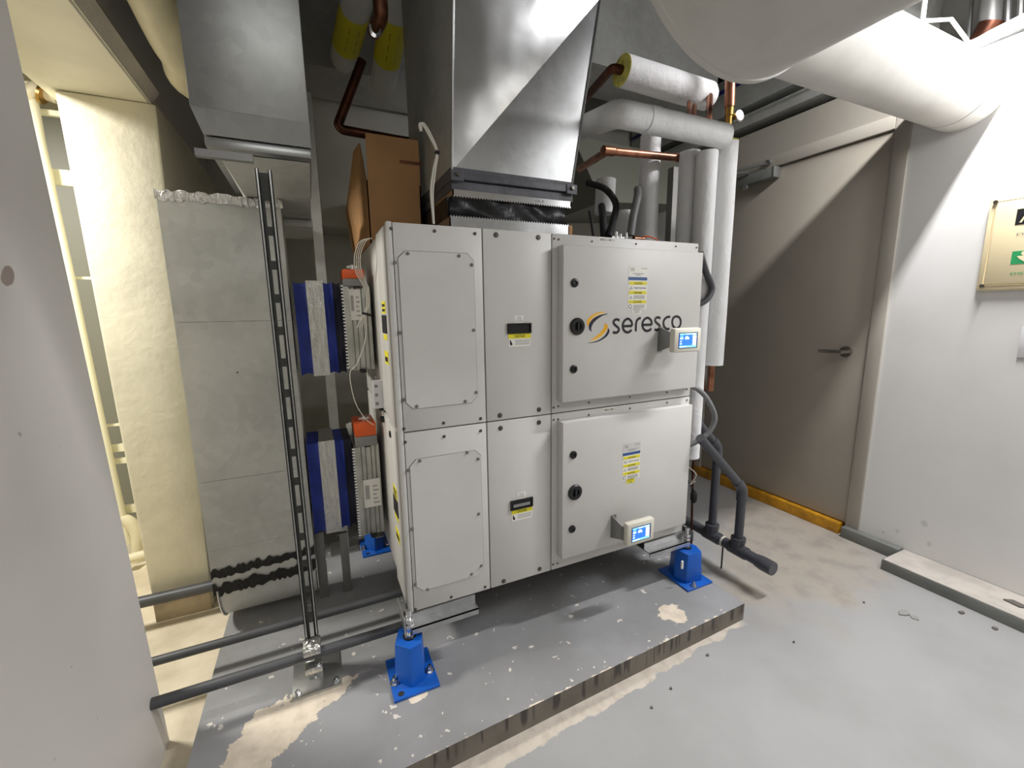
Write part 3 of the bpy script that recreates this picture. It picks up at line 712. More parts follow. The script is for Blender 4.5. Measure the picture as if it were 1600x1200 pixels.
def flex(pix, foil, xr, label, depth=.21):
    (xa, ya), (xb, yb_) = pix
    p, q = aY(xa, ya, FY), aY(xb, yb_, FY); z1, z0 = p.z, q.z; x0, x1 = p.x, xr-.020
    f0, f1 = aY(foil[0], ya, FY).x, aY(foil[1], ya, FY).x
    t = thing('flex_connector', ((x0+x1)/2, FY+depth/2, z0), label, 'connector', 'blue flexible duct connectors')
    def cloth(xs0, xs1, m, nm):
        b = MB(m); n_ = 10; m_ = 5; vs = []; fs = []
        for face in range(1):
            for i in range(n_+1):
                for j in range(m_+1):
                    u = j/m_; v = i/n_
                    y = FY + .010*math.sin(u*math.pi) + .004*math.sin(v*9+u*3)
                    vs.append((xs0+(xs1-xs0)*u, y, z0+(z1-z0)*v+.006*math.sin(u*math.pi)*(1 if v < .5 else -1)))
            for i in range(n_):
                for j in range(m_):
                    a = i*(m_+1)+j; fs.append((a, a+1, a+m_+2, a+m_+1))
        b.add(vs, fs); b.box((xs0, FY+.02, z0+.007), (xs1, FY+depth, z1-.007)); b.build(nm, t)
    cloth(x0, f0, 'navy', 'blue_sleeve'); mid = f1+(x1-f1)*.55
    cloth(f1, mid, 'navy', 'blue_sleeve'); cloth(mid, x1, 'navydark', 'dark_sleeve')
    b = MB('foil'); rr = random.Random(3); n_ = 18; vs = []; fs = []
    for i in range(n_+1):
        for j in range(5):
            vs.append((f0-.002+(f1-f0+.004)*j/4, FY-.005+rr.uniform(-.0012, .0012), z0-.004+(z1-z0+.008)*i/n_))
    for i in range(n_):
        for j in range(4): a = i*5+j; fs.append((a, a+1, a+6, a+5))
    b.add(vs, fs); b.box((f0, FY+.004, z0-.002), (f1, FY+depth, z1+.002)); b.build('foil_band', t, 'crumpled foil taped band')
flex(((457, 440), (490, 586)), (478, 503), d1[0], 'upper royal blue flexible duct connector with foil band, behind the strut post')
flex(((478, 694), (505, 833)), (498, 522), d2[0], 'lower royal blue flexible duct connector with foil band, near the floor')

# tall duct with curved heel
TX0, TX1, TY, TD, TZ = -.652, -.295, .455, .19, 1.722
t = thing('return_duct', ((TX0+TX1)/2, TY+TD/2, .1), 'tall galvanised duct with taped top and rounded heel beside the doorway', 'duct')
hz0 = .275
MB('galvdull').box((TX0, TY, 1.30), (TX1, TY+TD, TZ)).build('sheet', t)
MB('galvdull').box((TX0, TY+.0012, .72), (TX1, TY+TD, 1.299)).build('sheet', t)
MB('galvdull').box((TX0, TY+.0004, .45), (TX1, TY+TD, .719)).build('sheet', t)
MB('galvdull').box((TX0, TY+.0014, hz0), (TX1, TY+TD, .449)).build('sheet', t)
b = MB('galvdull'); R_ = .17; pts = [(TX0+.015, TY+.002, hz0)]
for k in range(13):
    a = math.pi/2*k/12; pts.append((TX0+.015, TY+.002+R_*(1-math.cos(a)), hz0-R_*math.sin(a)))
pts += [(TX0+.015, TY+TD, hz0-R_), (TX0+.015, TY+TD, hz0)]
b.prism(pts, (TX1-TX0-.02, 0, 0)); b.build('heel', t)
b = MB('galv'); rim = [(TX0+.013, TY-.002+(R_+.003)*(1-math.cos(math.pi/2*k/12)), hz0-(R_+.003)*math.sin(math.pi/2*k/12)) for k in range(13)]
b.tube([(TX0+.013, TY-.002, hz0+.01)]+rim, .004, 6); b.build('heel_rim', t)
def ragged(z, hh, seed, Y):
    rr = random.Random(seed); b = MB('mastic'); n_ = 40
    up_ = [(TX0+(TX1-TX0)*i/n_, Y, z+.012*i/n_+hh*(.4+.6*rr.random())) for i in range(n_+1)]; dn = [(TX0+(TX1-TX0)*i/n_, Y, z+.012*i/n_-hh*(.2+.5*rr.random())) for i in range(n_+1)]
    vs = [Vector(p)+Vector((0, -.003*rr.random(), 0)) for p in up_+dn]; m_ = n_+1
    b.add(vs, [(i, i+1, m_+i+1, m_+i) for i in range(n_)]); return b.build('mastic_smear', t, 'ragged black sealant smear')
ragged(.350, .030, 1, TY-.0015); ragged(.283, .036, 2, TY-.0015)
b = MB('foil'); rr = random.Random(5); n_ = 40; vs = []; fs = []
for i in range(n_+1):
    x = TX0-.004+(TX1-TX0+.012)*i/n_
    for (y, z) in ((TY-.003, TZ-.028), (TY-.004, TZ-.012), (TY-.002, TZ+.004), (TY+.03, TZ+.003)):
        vs.append((x, y+rr.uniform(-.003, .002), z+rr.uniform(-.005, .005)))
for i in range(n_):
    for j in range(3): a = i*4+j; fs.append((a, a+1, a+5, a+4))
b.add(vs, fs); b.build('foil_tape', t, 'crumpled foil tape along the top edge')
q = aY(371, 582, TY); b = MB('mastic'); b.rings([(Vector((q.x, TY-.0006, q.z)), .003), (Vector((q.x, TY-.0018, q.z)), .0015)], 10); b.build('rivet_hole', t)

# overhead duct and its taper
t = thing('overhead_duct', (-.325, .35, 1.70), 'galvanised duct dropping from the ceiling at left, resting on a strut trapeze', 'duct')
X0, X1, Y0 = -.466, -.187, .075
b = MB('galvlow').box((X0, Y0, 1.855), (X1, .62, 3.38)); b.build('drop', t, bevel=.0015)
b = MB('galvlow').hexa([(X0+.017, Y0+.03, 1.80), (X1, Y0+.03, 1.80), (X1, .62, 1.80), (X0+.017, .62, 1.80), (X0, Y0, 1.855), (X1, Y0, 1.855), (X1, .62, 1.855), (X0, .62, 1.855)]); b.build('bevel_collar', t)
MB('galvlow').box((X0+.019, Y0+.032, 1.772), (X1-.001, .615, 1.797)).build('flange_band', t, bevel=.002)
b = MB('galvdull').hexa([(-.385, .66, 1.700), (-.195, .66, 1.700), (-.195, .98, 1.700), (-.385, .98, 1.700), (X0+.04, Y0+.07, 1.770), (X1-.006, Y0+.07, 1.770), (X1-.006, .615, 1.770), (X0+.04, .615, 1.770)]); b.build('taper', t)
b = MB('galvdull').box((-.395, .65, 1.672), (-.190, .99, 1.699)); b.build('taper_flange', t, bevel=.002)

# strut channel builder (open side towards -Y)
def channel(x0, x1, y0, y1, z0, z1, parent, name, slots=True, open_='-Y'):
    b = MB('strut'); tk = .0025; lip = .009; wv = x1-x0; xc = (x0+x1)/2
    b.box((x0, y0, z0), (x0+tk, y1, z1)).box((x1-tk, y0, z0), (x1, y1, z1)).box((x0, y0, z0), (x0+lip, y0+tk, z1)).box((x1-lip, y0, z0), (x1, y0+tk, z1))
    b.box((x0+lip-tk, y0, z0), (x0+lip, y0+.007, z1)).box((x1-lip, y0, z0), (x1-lip+tk, y0+.007, z1))
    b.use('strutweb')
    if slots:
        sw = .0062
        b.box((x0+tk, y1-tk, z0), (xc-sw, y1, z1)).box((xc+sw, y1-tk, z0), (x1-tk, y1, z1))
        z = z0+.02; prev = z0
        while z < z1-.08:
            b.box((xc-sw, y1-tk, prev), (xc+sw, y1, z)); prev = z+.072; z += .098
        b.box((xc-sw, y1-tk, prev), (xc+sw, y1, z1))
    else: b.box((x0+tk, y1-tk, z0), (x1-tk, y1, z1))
    return b.build(name, parent)
t = thing('strut_post', (-.315, .125, PADZ), 'slotted galvanised strut channel post on a square base plate before the tall duct', 'post')
channel(-.337, -.296, .104, .145, PADZ+.012, 1.728, t, 'channel')
MB('strut').box((-.388, .030, PADZ), (-.236, .20, PADZ+.008)).build('base_plate', t, bevel=.001)
b = MB('strut').box((-.340, .095, PADZ+.008), (-.293, .102, PADZ+.075)).box((-.340, .102, PADZ+.008), (-.3375, .148, PADZ+.075)).box((-.2955, .102, PADZ+.008), (-.293, .148, PADZ+.075)); b.build('post_foot', t)
for (x, y) in ((-.372, .05), (-.252, .05), (-.316, .088)):
    p = Vector((x, y, PADZ+.008)); MB('zinc').cyl(p, p+Vector((0, 0, .008)), .009, None, 6).cyl(p, p+Vector((0, 0, .014)), .0045, None, 10).build('anchor_bolt', t)
for z_ in (.162, .228): MB('foil').box((-.343, .034, z_-.010), (-.290, .100, z_+.010)).build('strap_clamp', t, 'bright strap clamp', bevel=.002)
t2 = thing('strut_trapeze', (-.33, .11, 1.73), 'horizontal strut channel holding up the overhead duct at left', 'strut')
b = MB('greysteel').box((-.470, .083, 1.738), (-.337, .103, 1.7405)).box((-.470, .083, 1.7405), (-.337, .0855, 1.757)).box((-.470, .1005, 1.7405), (-.337, .103, 1.757)); b.build('channel', t2)
# second strut post behind the connectors
RY = .93
p, q = aY(492, 400, RY), aY(506, 400, RY)
t3 = thing('rear_strut_post', (p.x, RY, PADZ), 'grey strut post behind the blue duct connectors', 'post')
MB('galvdull').box((p.x, RY, PADZ+.008), (q.x+.004, RY+.041, 2.3)).build('channel', t3); MB('strut').box((p.x-.05, RY-.05, PADZ), (q.x+.05, RY+.09, PADZ+.008)).build('base_plate', t3)
# two grey legs below the lower connector
for px, lab in (((493, 508), 'left of two short grey legs under the lower blue connector'), ((532, 545), 'right of two short grey legs under the lower blue connector')):
    a, c = aY(px[0], 860, .55), aY(px[1], 860, .55); top = aY(px[0], 838, .55).z
    b = MB('greysteel').box((a.x, .55, PADZ), (c.x, .57, top+.012)).box((a.x, .57, PADZ), (a.x+.006, .60, top+.012)); b.build('support_leg', None, lab, 'leg', 'short grey legs under the lower connector', bevel=.001)

# ================================================================== GREY FLOOR PIPES
def run(p, q, r, label, ends=()):
    t = thing('drain_pipe', ((p+q)/2-Vector((0, 0, r)))[:], label, 'pipe', 'dark grey floor pipes')
    MB('pipegrey').cyl(p, q, r, None, 20).build('pipe_run', t)
    for e in ends: MB('pipegrey').cyl(e-Vector((.03, 0, 0)), e+Vector((.03, 0, 0)), r*1.18, None, 20).build('coupling', t)
a = aY(256, 1104, .060); c = aY(488, 1013, .060); z = (a.z+c.z)/2
run(Vector((-1.6, .060, z)), Vector((.06, .060, z)), .0165, 'nearest of the dark grey floor pipes, clamped to the strut post')
a = aY(243, 1033, .30); z = a.z
run(Vector((-1.6, .30, z)), Vector((.16, .30, z)), .0155, 'middle dark grey floor pipe passing under the rounded duct heel')
a = aY(225, 942, .775); c = aY(320, 916, .775)
run(Vector((-1.6, .775, (a.z+c.z)/2)), Vector((-.655, .775, (a.z+c.z)/2)), .024, 'dark grey floor pipe furthest back, in front of the cream pier foot')
a = aY(440, 960, .36)

# ================================================================== CARDBOARD BOX ON TOP OF THE CABINET
BY = .47; bz = ZT
fl_, fr = aY(570, 281, BY), aY(657, 290, BY); tl, tr = aY(570, 231, BY), aY(657, 244, BY)
bx0 = aY(578, 368, BY).x; zc = (fl_.z+fr.z)/2; BD = .93-BY+.12
t = thing('cardboard_box', ((bx0+fr.x)/2, BY+BD/2, bz), 'open brown cardboard box with raised flaps on top of the cabinet', 'box')
x0, x1 = bx0, fr.x; tk = .005
xb = aY(536, 281, BY+BD).x
b = MB('card').box((x0, BY, bz), (x1, BY+tk, zc)).box((x0, BY+BD-tk, bz), (x1, BY+BD, zc)).box((x1-tk, BY, bz), (x1, BY+BD, zc)).box((x0, BY, bz), (x1, BY+BD, bz+tk))
b.hexa([(x0, BY, bz), (x0+tk, BY, bz), (x0+tk, BY+BD, bz), (x0-.01, BY+BD, bz), (x0, BY, zc), (x0+tk, BY, zc), (xb+tk, BY+BD, zc-.01), (xb, BY+BD, zc-.01)]); b.build('carton', t)
MB('card').hexa([(x0+.006, BY, zc), (x1, BY, zc), (x1, BY+tk, zc), (x0+.006, BY+tk, zc), (x0+.006, BY-.012, zc+.165), (x1-.004, BY-.012, zc+.165), (x1-.004, BY-.007, zc+.165), (x0+.006, BY-.007, zc+.165)]).build('flap', t)
f1 = aY(552, 236, BY+.34); f2 = f1+Vector((.012, -.12, -.004))
MB('card').prism([(x0, BY+.02, zc), (xb, BY+BD-.01, zc-.01), f1, f2], (tk, 0, 0)).build('flap', t, sharp=8)
MB('label').prism([(x1-.045, BY-.0005, bz+.045), (x1-.02, BY-.0005, bz+.05), (x1-.018, BY-.0005, bz+.066), (x1-.035, BY-.0005, bz+.068)], (0, -.0004, 0)).build('torn_label', t)
b = MB('darkcopper').box((x0+.13, BY-.0102, zc+.075), (x0+.22, BY-.0096, zc+.085)); b.build('faded_print', t)

# ================================================================== CENTRE SUPPLY DUCT
t = thing('supply_duct', (.47, .35, 1.60), 'wide galvanised supply duct rising from the cabinet top through a black flexible collar', 'duct')
CY = .13; bl = aY(706, 268, CY); br = aY(893, 291, CY); zb_ = (bl.z+br.z)/2
bl = Vector((bl.x, CY, zb_)); br = Vector((br.x, CY, zb_))
TRd = aY(938, -3, .12); zt_ = TRd.z; TL = aY(714, -48, -.05); TL = Vector((TL.x, -.05, zt_)); TR = Vector((TRd.x, .12, zt_)); DB = .62
b = MB('galvb'); bl2 = bl+Vector((0, DB, 0)); br2 = br+Vector((0, DB, 0)); TL2 = TL+Vector((0, DB+.1, 0)); TR2 = TR+Vector((0, DB+.1, 0))
# cross-broken front skin: a gentle belly in the upper-left facet
N_ = 14
def tri(A, B, C, bulge):
    vs = []; idx = {}; fs = []
    nv = (B-A).cross(C-A).normalized()
    if nv.y > 0: nv = -nv
    for i in range(N_+1):
        for j in range(N_+1-i):
            u, v = i/N_, j/N_; w_ = 1-u-v
            idx[(i, j)] = len(vs); vs.append(A*w_+B*u+C*v+nv*(bulge*27*u*v*w_))
    for i in range(N_):
        for j in range(N_-i):
            fs.append((idx[(i, j)], idx[(i+1, j)], idx[(i, j+1)]))
            if i+j < N_-1: fs.append((idx[(i+1, j)], idx[(i+1, j+1)], idx[(i, j+1)]))
    b.add(vs, fs)
tri(bl, TL, TR, .012); b.use('galv'); tri(bl, br, TR, .003)
b.build('front_skin', t, sharp=12)
b = MB('galvdull'); b.add([bl, bl2, TL2, TL, br, br2, TR2, TR], [(0, 1, 2, 3), (4, 5, 6, 7), (1, 5, 6, 2)]); b.build('side_skins', t)
up_ = Vector((0, 0, 3.38-zt_))
b = MB('galv'); b.add([TL, TR, TR2, TL2, TL+up_, TR+up_, TR2+up_, TL2+up_], [(0, 1, 5, 4), (1, 2, 6, 5), (2, 3, 7, 6), (3, 0, 4, 7)]); b.build('riser', t)
b = MB('galv'); b.tube([br+Vector((.001, -.001, 0)), TR+Vector((.001, -.001, 0)), TR+up_], .004, 6).tube([bl, TL, TL+up_], .004, 6); b.build('corner_seam', t)
# flange pair
fz = lambda py, px=800: aY(px, py, CY-.01).z
z2 = zb_-.008
MB('seal').box((bl.x-.004, CY-.003, zb_-.006), (br.x+.004, CY+DB, zb_+.014)).build('sealed_band', t)
MB('seal').box((bl.x-.004, CY-.020, zb_-.027), (br.x+.004, CY+DB+.01, zb_-.004)).build('flange', t, bevel=.001)
MB('seal').box((bl.x-.004, CY-.006, zb_-.058), (br.x+.002, CY+DB, zb_-.030)).build('sealed_band', t)
for x in (bl.x+.012, br.x-.012):
    b = MB('seal').box((x-.022, CY-.024, z2-.026), (x+.022, CY-.018, z2+.008)); b.use('bolt').cyl((x, CY-.024, z2-.006), (x, CY-.032, z2-.006), .007, None, 6); b.build('corner_clip', t)
def cleat(z_lo, z_hi, x0, x1, up, Y):
    b = MB('zinc' if up else 'galvb'); b.box((x0, Y, z_lo), (x1, Y+.004, z_hi)).box((x0, Y, z_lo), (x0+.004, Y+DB, z_hi)).box((x1-.004, Y, z_lo), (x1, Y+DB, z_hi))
    n_ = 46; dx = (x1-x0)/n_
    for k in range(n_):
        a = x0+k*dx
        if up: b.prism([(a, Y, z_lo), (a+dx*.5, Y, z_lo-.006), (a+dx, Y, z_lo)], (0, .002, 0))
        else: b.prism([(a, Y, z_hi), (a+dx*.5, Y, z_hi+.006), (a+dx, Y, z_hi)], (0, .002, 0))
    if up:
        b.use('inkgrey').text('GR-4', (x0+(x1-x0)*.67, Y-.0004, z_lo+.005), ux, uz, .035, .010).text('UL', (x0+(x1-x0)*.31, Y-.0004, z_lo+.005), ux, uz, .016, .010)
    b.build('toothed_cleat', t, 'bright toothed metal strip')
cl_top = aY(702, 300, CY).z; cl_bot = aY(702, 308, CY).z
fz_top = zb_-.058
cleat(fz_top-.020, fz_top, bl.x-.002, br.x-.006, True, CY-.008)
lz1 = aY(700, 338, CY-.02).z; lz0 = ZT
cleat(lz0-.0, lz1, bl.x-.020, br.x-.022, False, CY-.02)
# black flexible collar between the cleats
b = MB('blackflex'); n_ = 40; m_ = 8; vs = []; fs = []; zt2 = fz_top-.016; zl = lz1-.005
for i in range(m_+1):
    v = i/m_
    for j in range(n_+1):
        u = j/n_
        y = CY-.010*(1-v) + .004*v + .022*math.sin(v*math.pi)*(0.4+.6*math.sin(u*7+v*2)) * 1.0 + .006*math.sin(u*23+v*5)
        vs.append((bl.x-.012+(br.x-bl.x-.008)*u+.010*v, y, zl+(zt2-zl)*v))
for i in range(m_):
    for j in range(n_): a = i*(n_+1)+j; fs.append((a, a+1, a+n_+2, a+n_+1))
b.add(vs, fs); b.box((bl.x-.012, CY+.03, zl), (br.x-.02, CY+DB-.03, zt2)); b.build('flexible_collar', t, 'black rubberised flexible collar')
b = MB('card').box((br.x-.02, CY-.012, ZT), (br.x-.002, CY-.006, ZT+.055)); b.build('tan_strap', t)

# ================================================================== BIG WHITE INSULATED DUCTS (upper right)
CC = Vector((.791, 0, 2.256)); CR = .358; CE = -.50
t = thing('insulated_trunk_duct', (CC.x, -1.5, CC.z-CR), 'huge round white insulated trunk duct overhead at upper right', 'duct')
b = MB('jacketgrey'); pr = [(Vector((CC.x, -3.45, CC.z)), CR), (Vector((CC.x, CE-.022, CC.z)), CR), (Vector((CC.x, CE-.020, CC.z)), CR+.004), (Vector((CC.x, CE-.003, CC.z)), CR+.004), (Vector((CC.x, CE, CC.z)), CR-.004), (Vector((CC.x, CE, CC.z)), CR-.05)]
b.rings(pr, 96); b.build('jacket', t)
for y in (-.82,): MB('jacketgrey').rings([(Vector((CC.x, y-.03, CC.z)), CR+.0005), (Vector((CC.x, y-.029, CC.z)), CR+.0016), (Vector((CC.x, y+.029, CC.z)), CR+.0016), (Vector((CC.x, y+.03, CC.z)), CR+.0005)], 96, False).build('tape_band', t)
PC = Vector((0, -.311, 2.238)); PR = .137
t = thing('insulated_branch_duct', (2.0, PC.y, PC.z-PR), 'white insulated round branch duct running into the white wall at upper right', 'duct')
b = MB('jacket'); n_ = 64; vs = []; fs = []
for j in range(3):
    for k in range(n_):
        a = 2*math.pi*k/n_; y_, z_ = PC.y+PR*math.cos(a), PC.z+PR*math.sin(a)
        x_ = (.95, 2.2, XR)[j]; vs.append((x_, y_, z_))
for j in range(2):
    for k in range(n_): fs.append((j*n_+k, j*n_+(k+1) % n_, (j+1)*n_+(k+1) % n_, (j+1)*n_+k))
b.add(vs, fs); b.build('jacket', t)
MB('jacket').rings([(Vector((2.38, PC.y, PC.z)), PR+.0005), (Vector((2.381, PC.y, PC.z)), PR+.002), (Vector((2.50, PC.y, PC.z)), PR+.002), (Vector((XR, PC.y, PC.z)), PR+.0005)], 64, False).build('wall_collar', t)
b = MB('plate'); b.tube([(2.02, PC.y-.03, PC.z+PR-.005), (2.03, PC.y-.02, PC.z+PR+.05), (2.035, PC.y-.01, 3.38)], .008, 6).tube([(2.03, PC.y-.02, PC.z+PR+.04), (2.10, PC.y-.08, PC.z+PR+.03), (2.16, PC.y-.115, PC.z+PR-.05)], .007, 6); b.build('hanger_strap', t)

# clutter above the partition wall
def px_tube(name, pts, r, m, label, cat, Yp, n=14, fil=0, group=None, plane='Y'):
    f_ = {'X': aX, 'Y': aY, 'Z': aZ}[plane]
    return MB(m).tube([f_(p[0], p[1], Yp if len(p) < 3 else p[2]) for p in pts], r, n, fil).build(name, None, label, cat, group)
XB = 2.75
px_tube('white_overhead_pipe', [(1420, 120, 2.72), (1535, 66, 2.72), (1680, -5, 2.72)], .035, 'insul', 'white insulated pipe running above the top of the white wall', 'pipe', 2.72, 18, 0, None, 'X')
t = thing('copper_elbow_pipe', aX(1530, 60, 2.78)[:], 'reddish copper elbow with grey riser above the white wall', 'pipe')
MB('darkcopper').tube([aX(1500, 95, 2.74), aX(1535, 62, 2.74), aX(1550, 35, 2.74)], .048, 18, .04).build('elbow', t)
MB('greysteel').tube([aX(1546, 40, 2.74), aX(1552, -60, 2.74)], .038, 18).build('riser', t)
for k, (x0, x1) in enumerate(((1513, 1523), (1573, 1577), (1592, 1598))):
    px_tube('hanger_rod', [(x0, 70), (x1, -60)], .008 if k == 0 else .012, 'greysteel', ('thin grey hanger rod beside the copper elbow', 'grey hanger rod right of the grey riser', 'grey hanger rod at the right picture edge')[k], 'rod', 2.80, 8, 0, 'hanger rods above the white wall', 'X')
b = MB('jacketgrey'); c = aX(1480, 5, 3.05); b.rings([(Vector((3.3, c.y+.5, c.z-.02)), .26), (Vector((3.3, c.y-.4, c.z-.02)), .26)], 40); b.build('background_tank_duct', None, 'dim round grey duct end in the shadows above the white wall', 'duct')
# steel ledge and beam above the door wall
zb1 = 2.482
b = MB('galvdull').box((XR-.03, -.05, zb1+.02), (XR+.10, 1.88, zb1+.075)); b.box((XR-.05, -.05, zb1+.075), (XR+.10, 1.88, zb1+.082)); b.build('steel_ledge_beam', None, 'grey steel channel beam above the door wall', 'beam')
b = MB('galvdull').box((XR-.06, -.05, zb1+.13), (XR+.3, 1.88, zb1+.36)); b.build('upper_duct_run', None, 'dim grey rectangular duct above the door wall', 'duct')
b = MB('darkblue').tube([(XR-.07, 1.86, zb1+.30), (XR-.07, 1.0, zb1+.285), (XR-.07, -.04, zb1+.29)], .012, 8); b.build('blue_cable', None, 'dark blue cable along the duct above the door', 'cable')

# ================================================================== RIGHT-HAND WHITE INSULATED PIPES
def vpipe(pxt, pyt, Y, r, z0, label, cap=False, flare=False, stub=None):
    p = aY(pxt, pyt, Y); t = thing('insulated_pipe', (p.x, Y, z0), label, 'pipe', 'white insulated vertical pipes')
    pr = [(Vector((p.x, Y, z0)), r*(1.25 if flare else 1.0))]
    if flare: pr += [(Vector((p.x, Y, z0+.05)), r*1.12)]
    for k in range(7): zz = z0+.1+(p.z-z0-.1)*k/6.0; pr.append((Vector((p.x, Y, zz)), r*(1+.012*math.sin(k*2.1))))
    MB('insul').rings(pr, 28).build('jacket', t)
    if cap: MB('insend').rings([(Vector((p.x, Y, p.z)), r*1.0), (Vector((p.x, Y, p.z+.006)), r*.97)], 28).build('fibreglass_end', t, 'yellow green fibreglass end')
    if stub: MB('copper').cyl((p.x, Y, z0), (p.x, Y, stub), .014, None, 14).build('copper_pipe', t)
    return p
zlow = aY(1110, 570, .08).z
v1 = vpipe(1135.5, 224, .08, .048, zlow, 'front right white insulated pipe with yellow top end beside the door', True, False, .93)
v2 = vpipe(1105.5, 238, .08, .044, aY(1084, 712, .08).z, 'middle white insulated vertical pipe right of the cabinet')
v3 = vpipe(1078, 238, .17, .0445, .95, 'third white insulated vertical pipe from the right, closest to the cabinet corner')
v4 = vpipe(1017, 212, .29, .046, ZT, 'lone white insulated pipe standing on the cabinet top with flared foot', False, True)
# horizontal header with elbow
t = thing('insulated_header', aY(1050, 190, .07)[:], 'white wrapped horizontal pipe with an elbow above the vertical pipes', 'pipe')
hA, hB = aY(1131, 213, .03), aY(966, 177, .03); hC = aY(908, 200, .46)
MB('insul').tube([hA, hB, hC], .048, 28, .05, 8).build('jacket', t)
MB('insul').rings([(hA-(hA-hB).normalized()*.01, .0485), (hA, .0485), (hA+(hA-hB).normalized()*.012, .038)], 28).build('rounded_end', t)
mid = hB+(hA-hB)*.28; dr = (hA-hB).normalized()
MB('insul').rings([(mid-dr*.03, .0485), (mid-dr*.028, .0502), (mid+dr*.028, .0502), (mid+dr*.03, .0485)], 28, False).build('tape_band', t)
# upper short pipe
t = thing('insulated_upper_pipe', aY(1040, 130, .30)[:], 'upper white insulated pipe length with exposed yellow fibreglass end', 'pipe')
uA, uB = aY(972, 110, .30), aY(1105, 150, .30); dr = (uB-uA).normalized()
MB('insul').rings([(uA, .062), (uA+(uB-uA)*.5, .063), (uB, .062), (uB+dr*.02, .05)], 30).build('jacket', t)
MB('insend').rings([(uA-dr*.004, .0605), (uA-dr*.0005, .0625)], 30).build('fibreglass_end', t, 'yellow fibreglass end ring')
MB('darkcopper').tube([uA+dr*.02, uA-dr*.05, aY(905, 165, .75)], .019, 14, .03).build('copper_pipe', t)

def cop(pts, r, label, m='copper', fil=.03, rings=()):
    P = [aY(*p) for p in pts]; t = thing('copper_pipe', P[0][:], label, 'pipe', 'bare copper pipes')
    MB(m).tube(P, r, 14, fil).build('pipe_run', t)
    for (i, rr) in rings:
        d = (P[1]-P[0]).normalized() if i < len(P)-1 else (P[-1]-P[-2]).normalized()
        MB(m).cyl(P[i]-d*.025, P[i]+d*.025, r*rr, None, 14).build('fitting', t)
    return t
cop([(1064, 247, .21), (950, 236, .21), (905, 264, .60)], .016, 'horizontal copper pipe elbowing back between the white pipes', 'copper', .04, ((0, 1.2), (1, 1.25)))
cop([(1109, 150, .25), (1107, 205, .12)], .014, 'short copper riser under the upper white pipe', 'copper', 0)
cop([(1077, 160, .25), (1076, 196, .16)], .010, 'left of the thin copper stubs above the wrapped header', 'copper', 0)
cop([(1085, 165, .25), (1084, 198, .16)], .010, 'right of the thin copper stubs above the wrapped header', 'copper', 0)
t = thing('copper_valve_riser', aY(1138, 195, .12)[:], 'fat copper riser with brass valve and pressure gauge under the trunk duct', 'pipe')
p0 = aY(1138, 200, .12); p1 = aY(1140, 168, .12); p2 = aY(1141, 132, .12); p3 = aY(1143, 60, .12)
MB('copper').rings([(p1, .021), (p2, .021), (p3, .021)], 18).build('riser', t)
MB('brass').rings([(p0, .014), (p1*.6+p0*.4, .014), (p1*.6+p0*.4, .018), (p1, .018)], 14).build('brass_union', t)
MB('brass').tube([aY(1140, 180, .12), aY(1150, 181, .105)], .007, 10).build('gauge_stem', t)
gc = aY(1154, 182, .10); gd = Vector((-.08, -1, .0)).normalized()
b = MB('chrome').rings([(gc+gd*-.012, .022), (gc+gd*.008, .024), (gc+gd*.009, .021)], 26); b.use('gaugeface').rings([(gc+gd*.0092, .0195), (gc+gd*.0096, .0195)], 26); b.use('ink').tube([gc+gd*.0100, gc+gd*.0100+Vector((.006, .003, .012))], .0009, 6); b.build('pressure_gauge', t, 'round white pressure gauge')
cop([(1083, 720, .18), (1080, 850, .18)], .006, 'thin copper line behind the lower right corner of the cabinet', 'darkcopper', 0)
cop([(1098, 575, .16), (1100, 612, .16), (1090, 640, .16)], .010, 'small copper bend under the middle white pipe', 'darkcopper', .01)

# small service parts on the cabinet top
def top_tube(name, pts, r, m, label, cat, group=None, n=14):
    return MB(m).spline([aY(*p) for p in pts], r, n).build(name, None, label, cat, group)
top_tube('black_foam_line', [(944, 372, .25), (942, 340, .25), (940, 322, .3)], .016, 'foamblack', 'straight black foam covered line on the cabinet top', 'pipe', 'black foam refrigerant lines')
top_tube('black_foam_line', [(951, 370, .22), (958, 345, .25), (962, 318, .3), (945, 295, .4), (918, 286, .5)], .015, 'foamblack', 'bent black foam covered line curving back over the cabinet top', 'pipe', 'black foam refrigerant lines')
top_tube('black_foam_line', [(927, 368, .22), (924, 345, .24), (921, 330, .26)], .006, 'foamblack', 'thinnest black tapering line on the cabinet top', 'pipe', 'black foam refrigerant lines')
top_tube('grey_conduit_elbow', [(985, 368, .20), (990, 335, .20), (996, 308, .20), (996, 296, .24)], .017, 'conduit', 'grey conduit stub leaning on the cabinet top', 'conduit')
b = MB('insul'); p = aY(947, 281, .55); q = aY(944, 334, .55); b.cyl(q, p, .050, None, 24); b.build('hanging_pipe_stub', None, 'short white insulated stub hanging behind the black lines', 'pipe')
b = MB('insul'); p = aY(975, 330, .45); b.rings([(Vector((p.x, .45, ZT)), .052), (Vector((p.x, .45, p.z-.02)), .052), (Vector((p.x, .45, p.z)), .042)], 24); b.build('standing_pipe_stub', None, 'stubby white insulated pipe standing behind the grey conduit', 'pipe')
t = thing('service_valve', aY(965, 366, .06)[:], 'small bright metal service fitting on the cabinet top front edge', 'valve')
p = aY(962, 369, .05); z = ZT
MB('zinc').box((p.x-.02, .045, z), (p.x+.04, .06, z+.012)).cyl((p.x, .05, z), (p.x, .05, z+.03), .008).cyl((p.x+.02, .05, z), (p.x+.02, .05, z+.022), .008).cyl((p.x+.05, .05, z), (p.x+.05, .05, z+.028), .007).build('valve_body', t)
p = aY(990, 370, .06); MB('copper').cyl((p.x, .06, z+.012), (p.x+.05, .06, z+.012), .010).build('copper_stub', t)
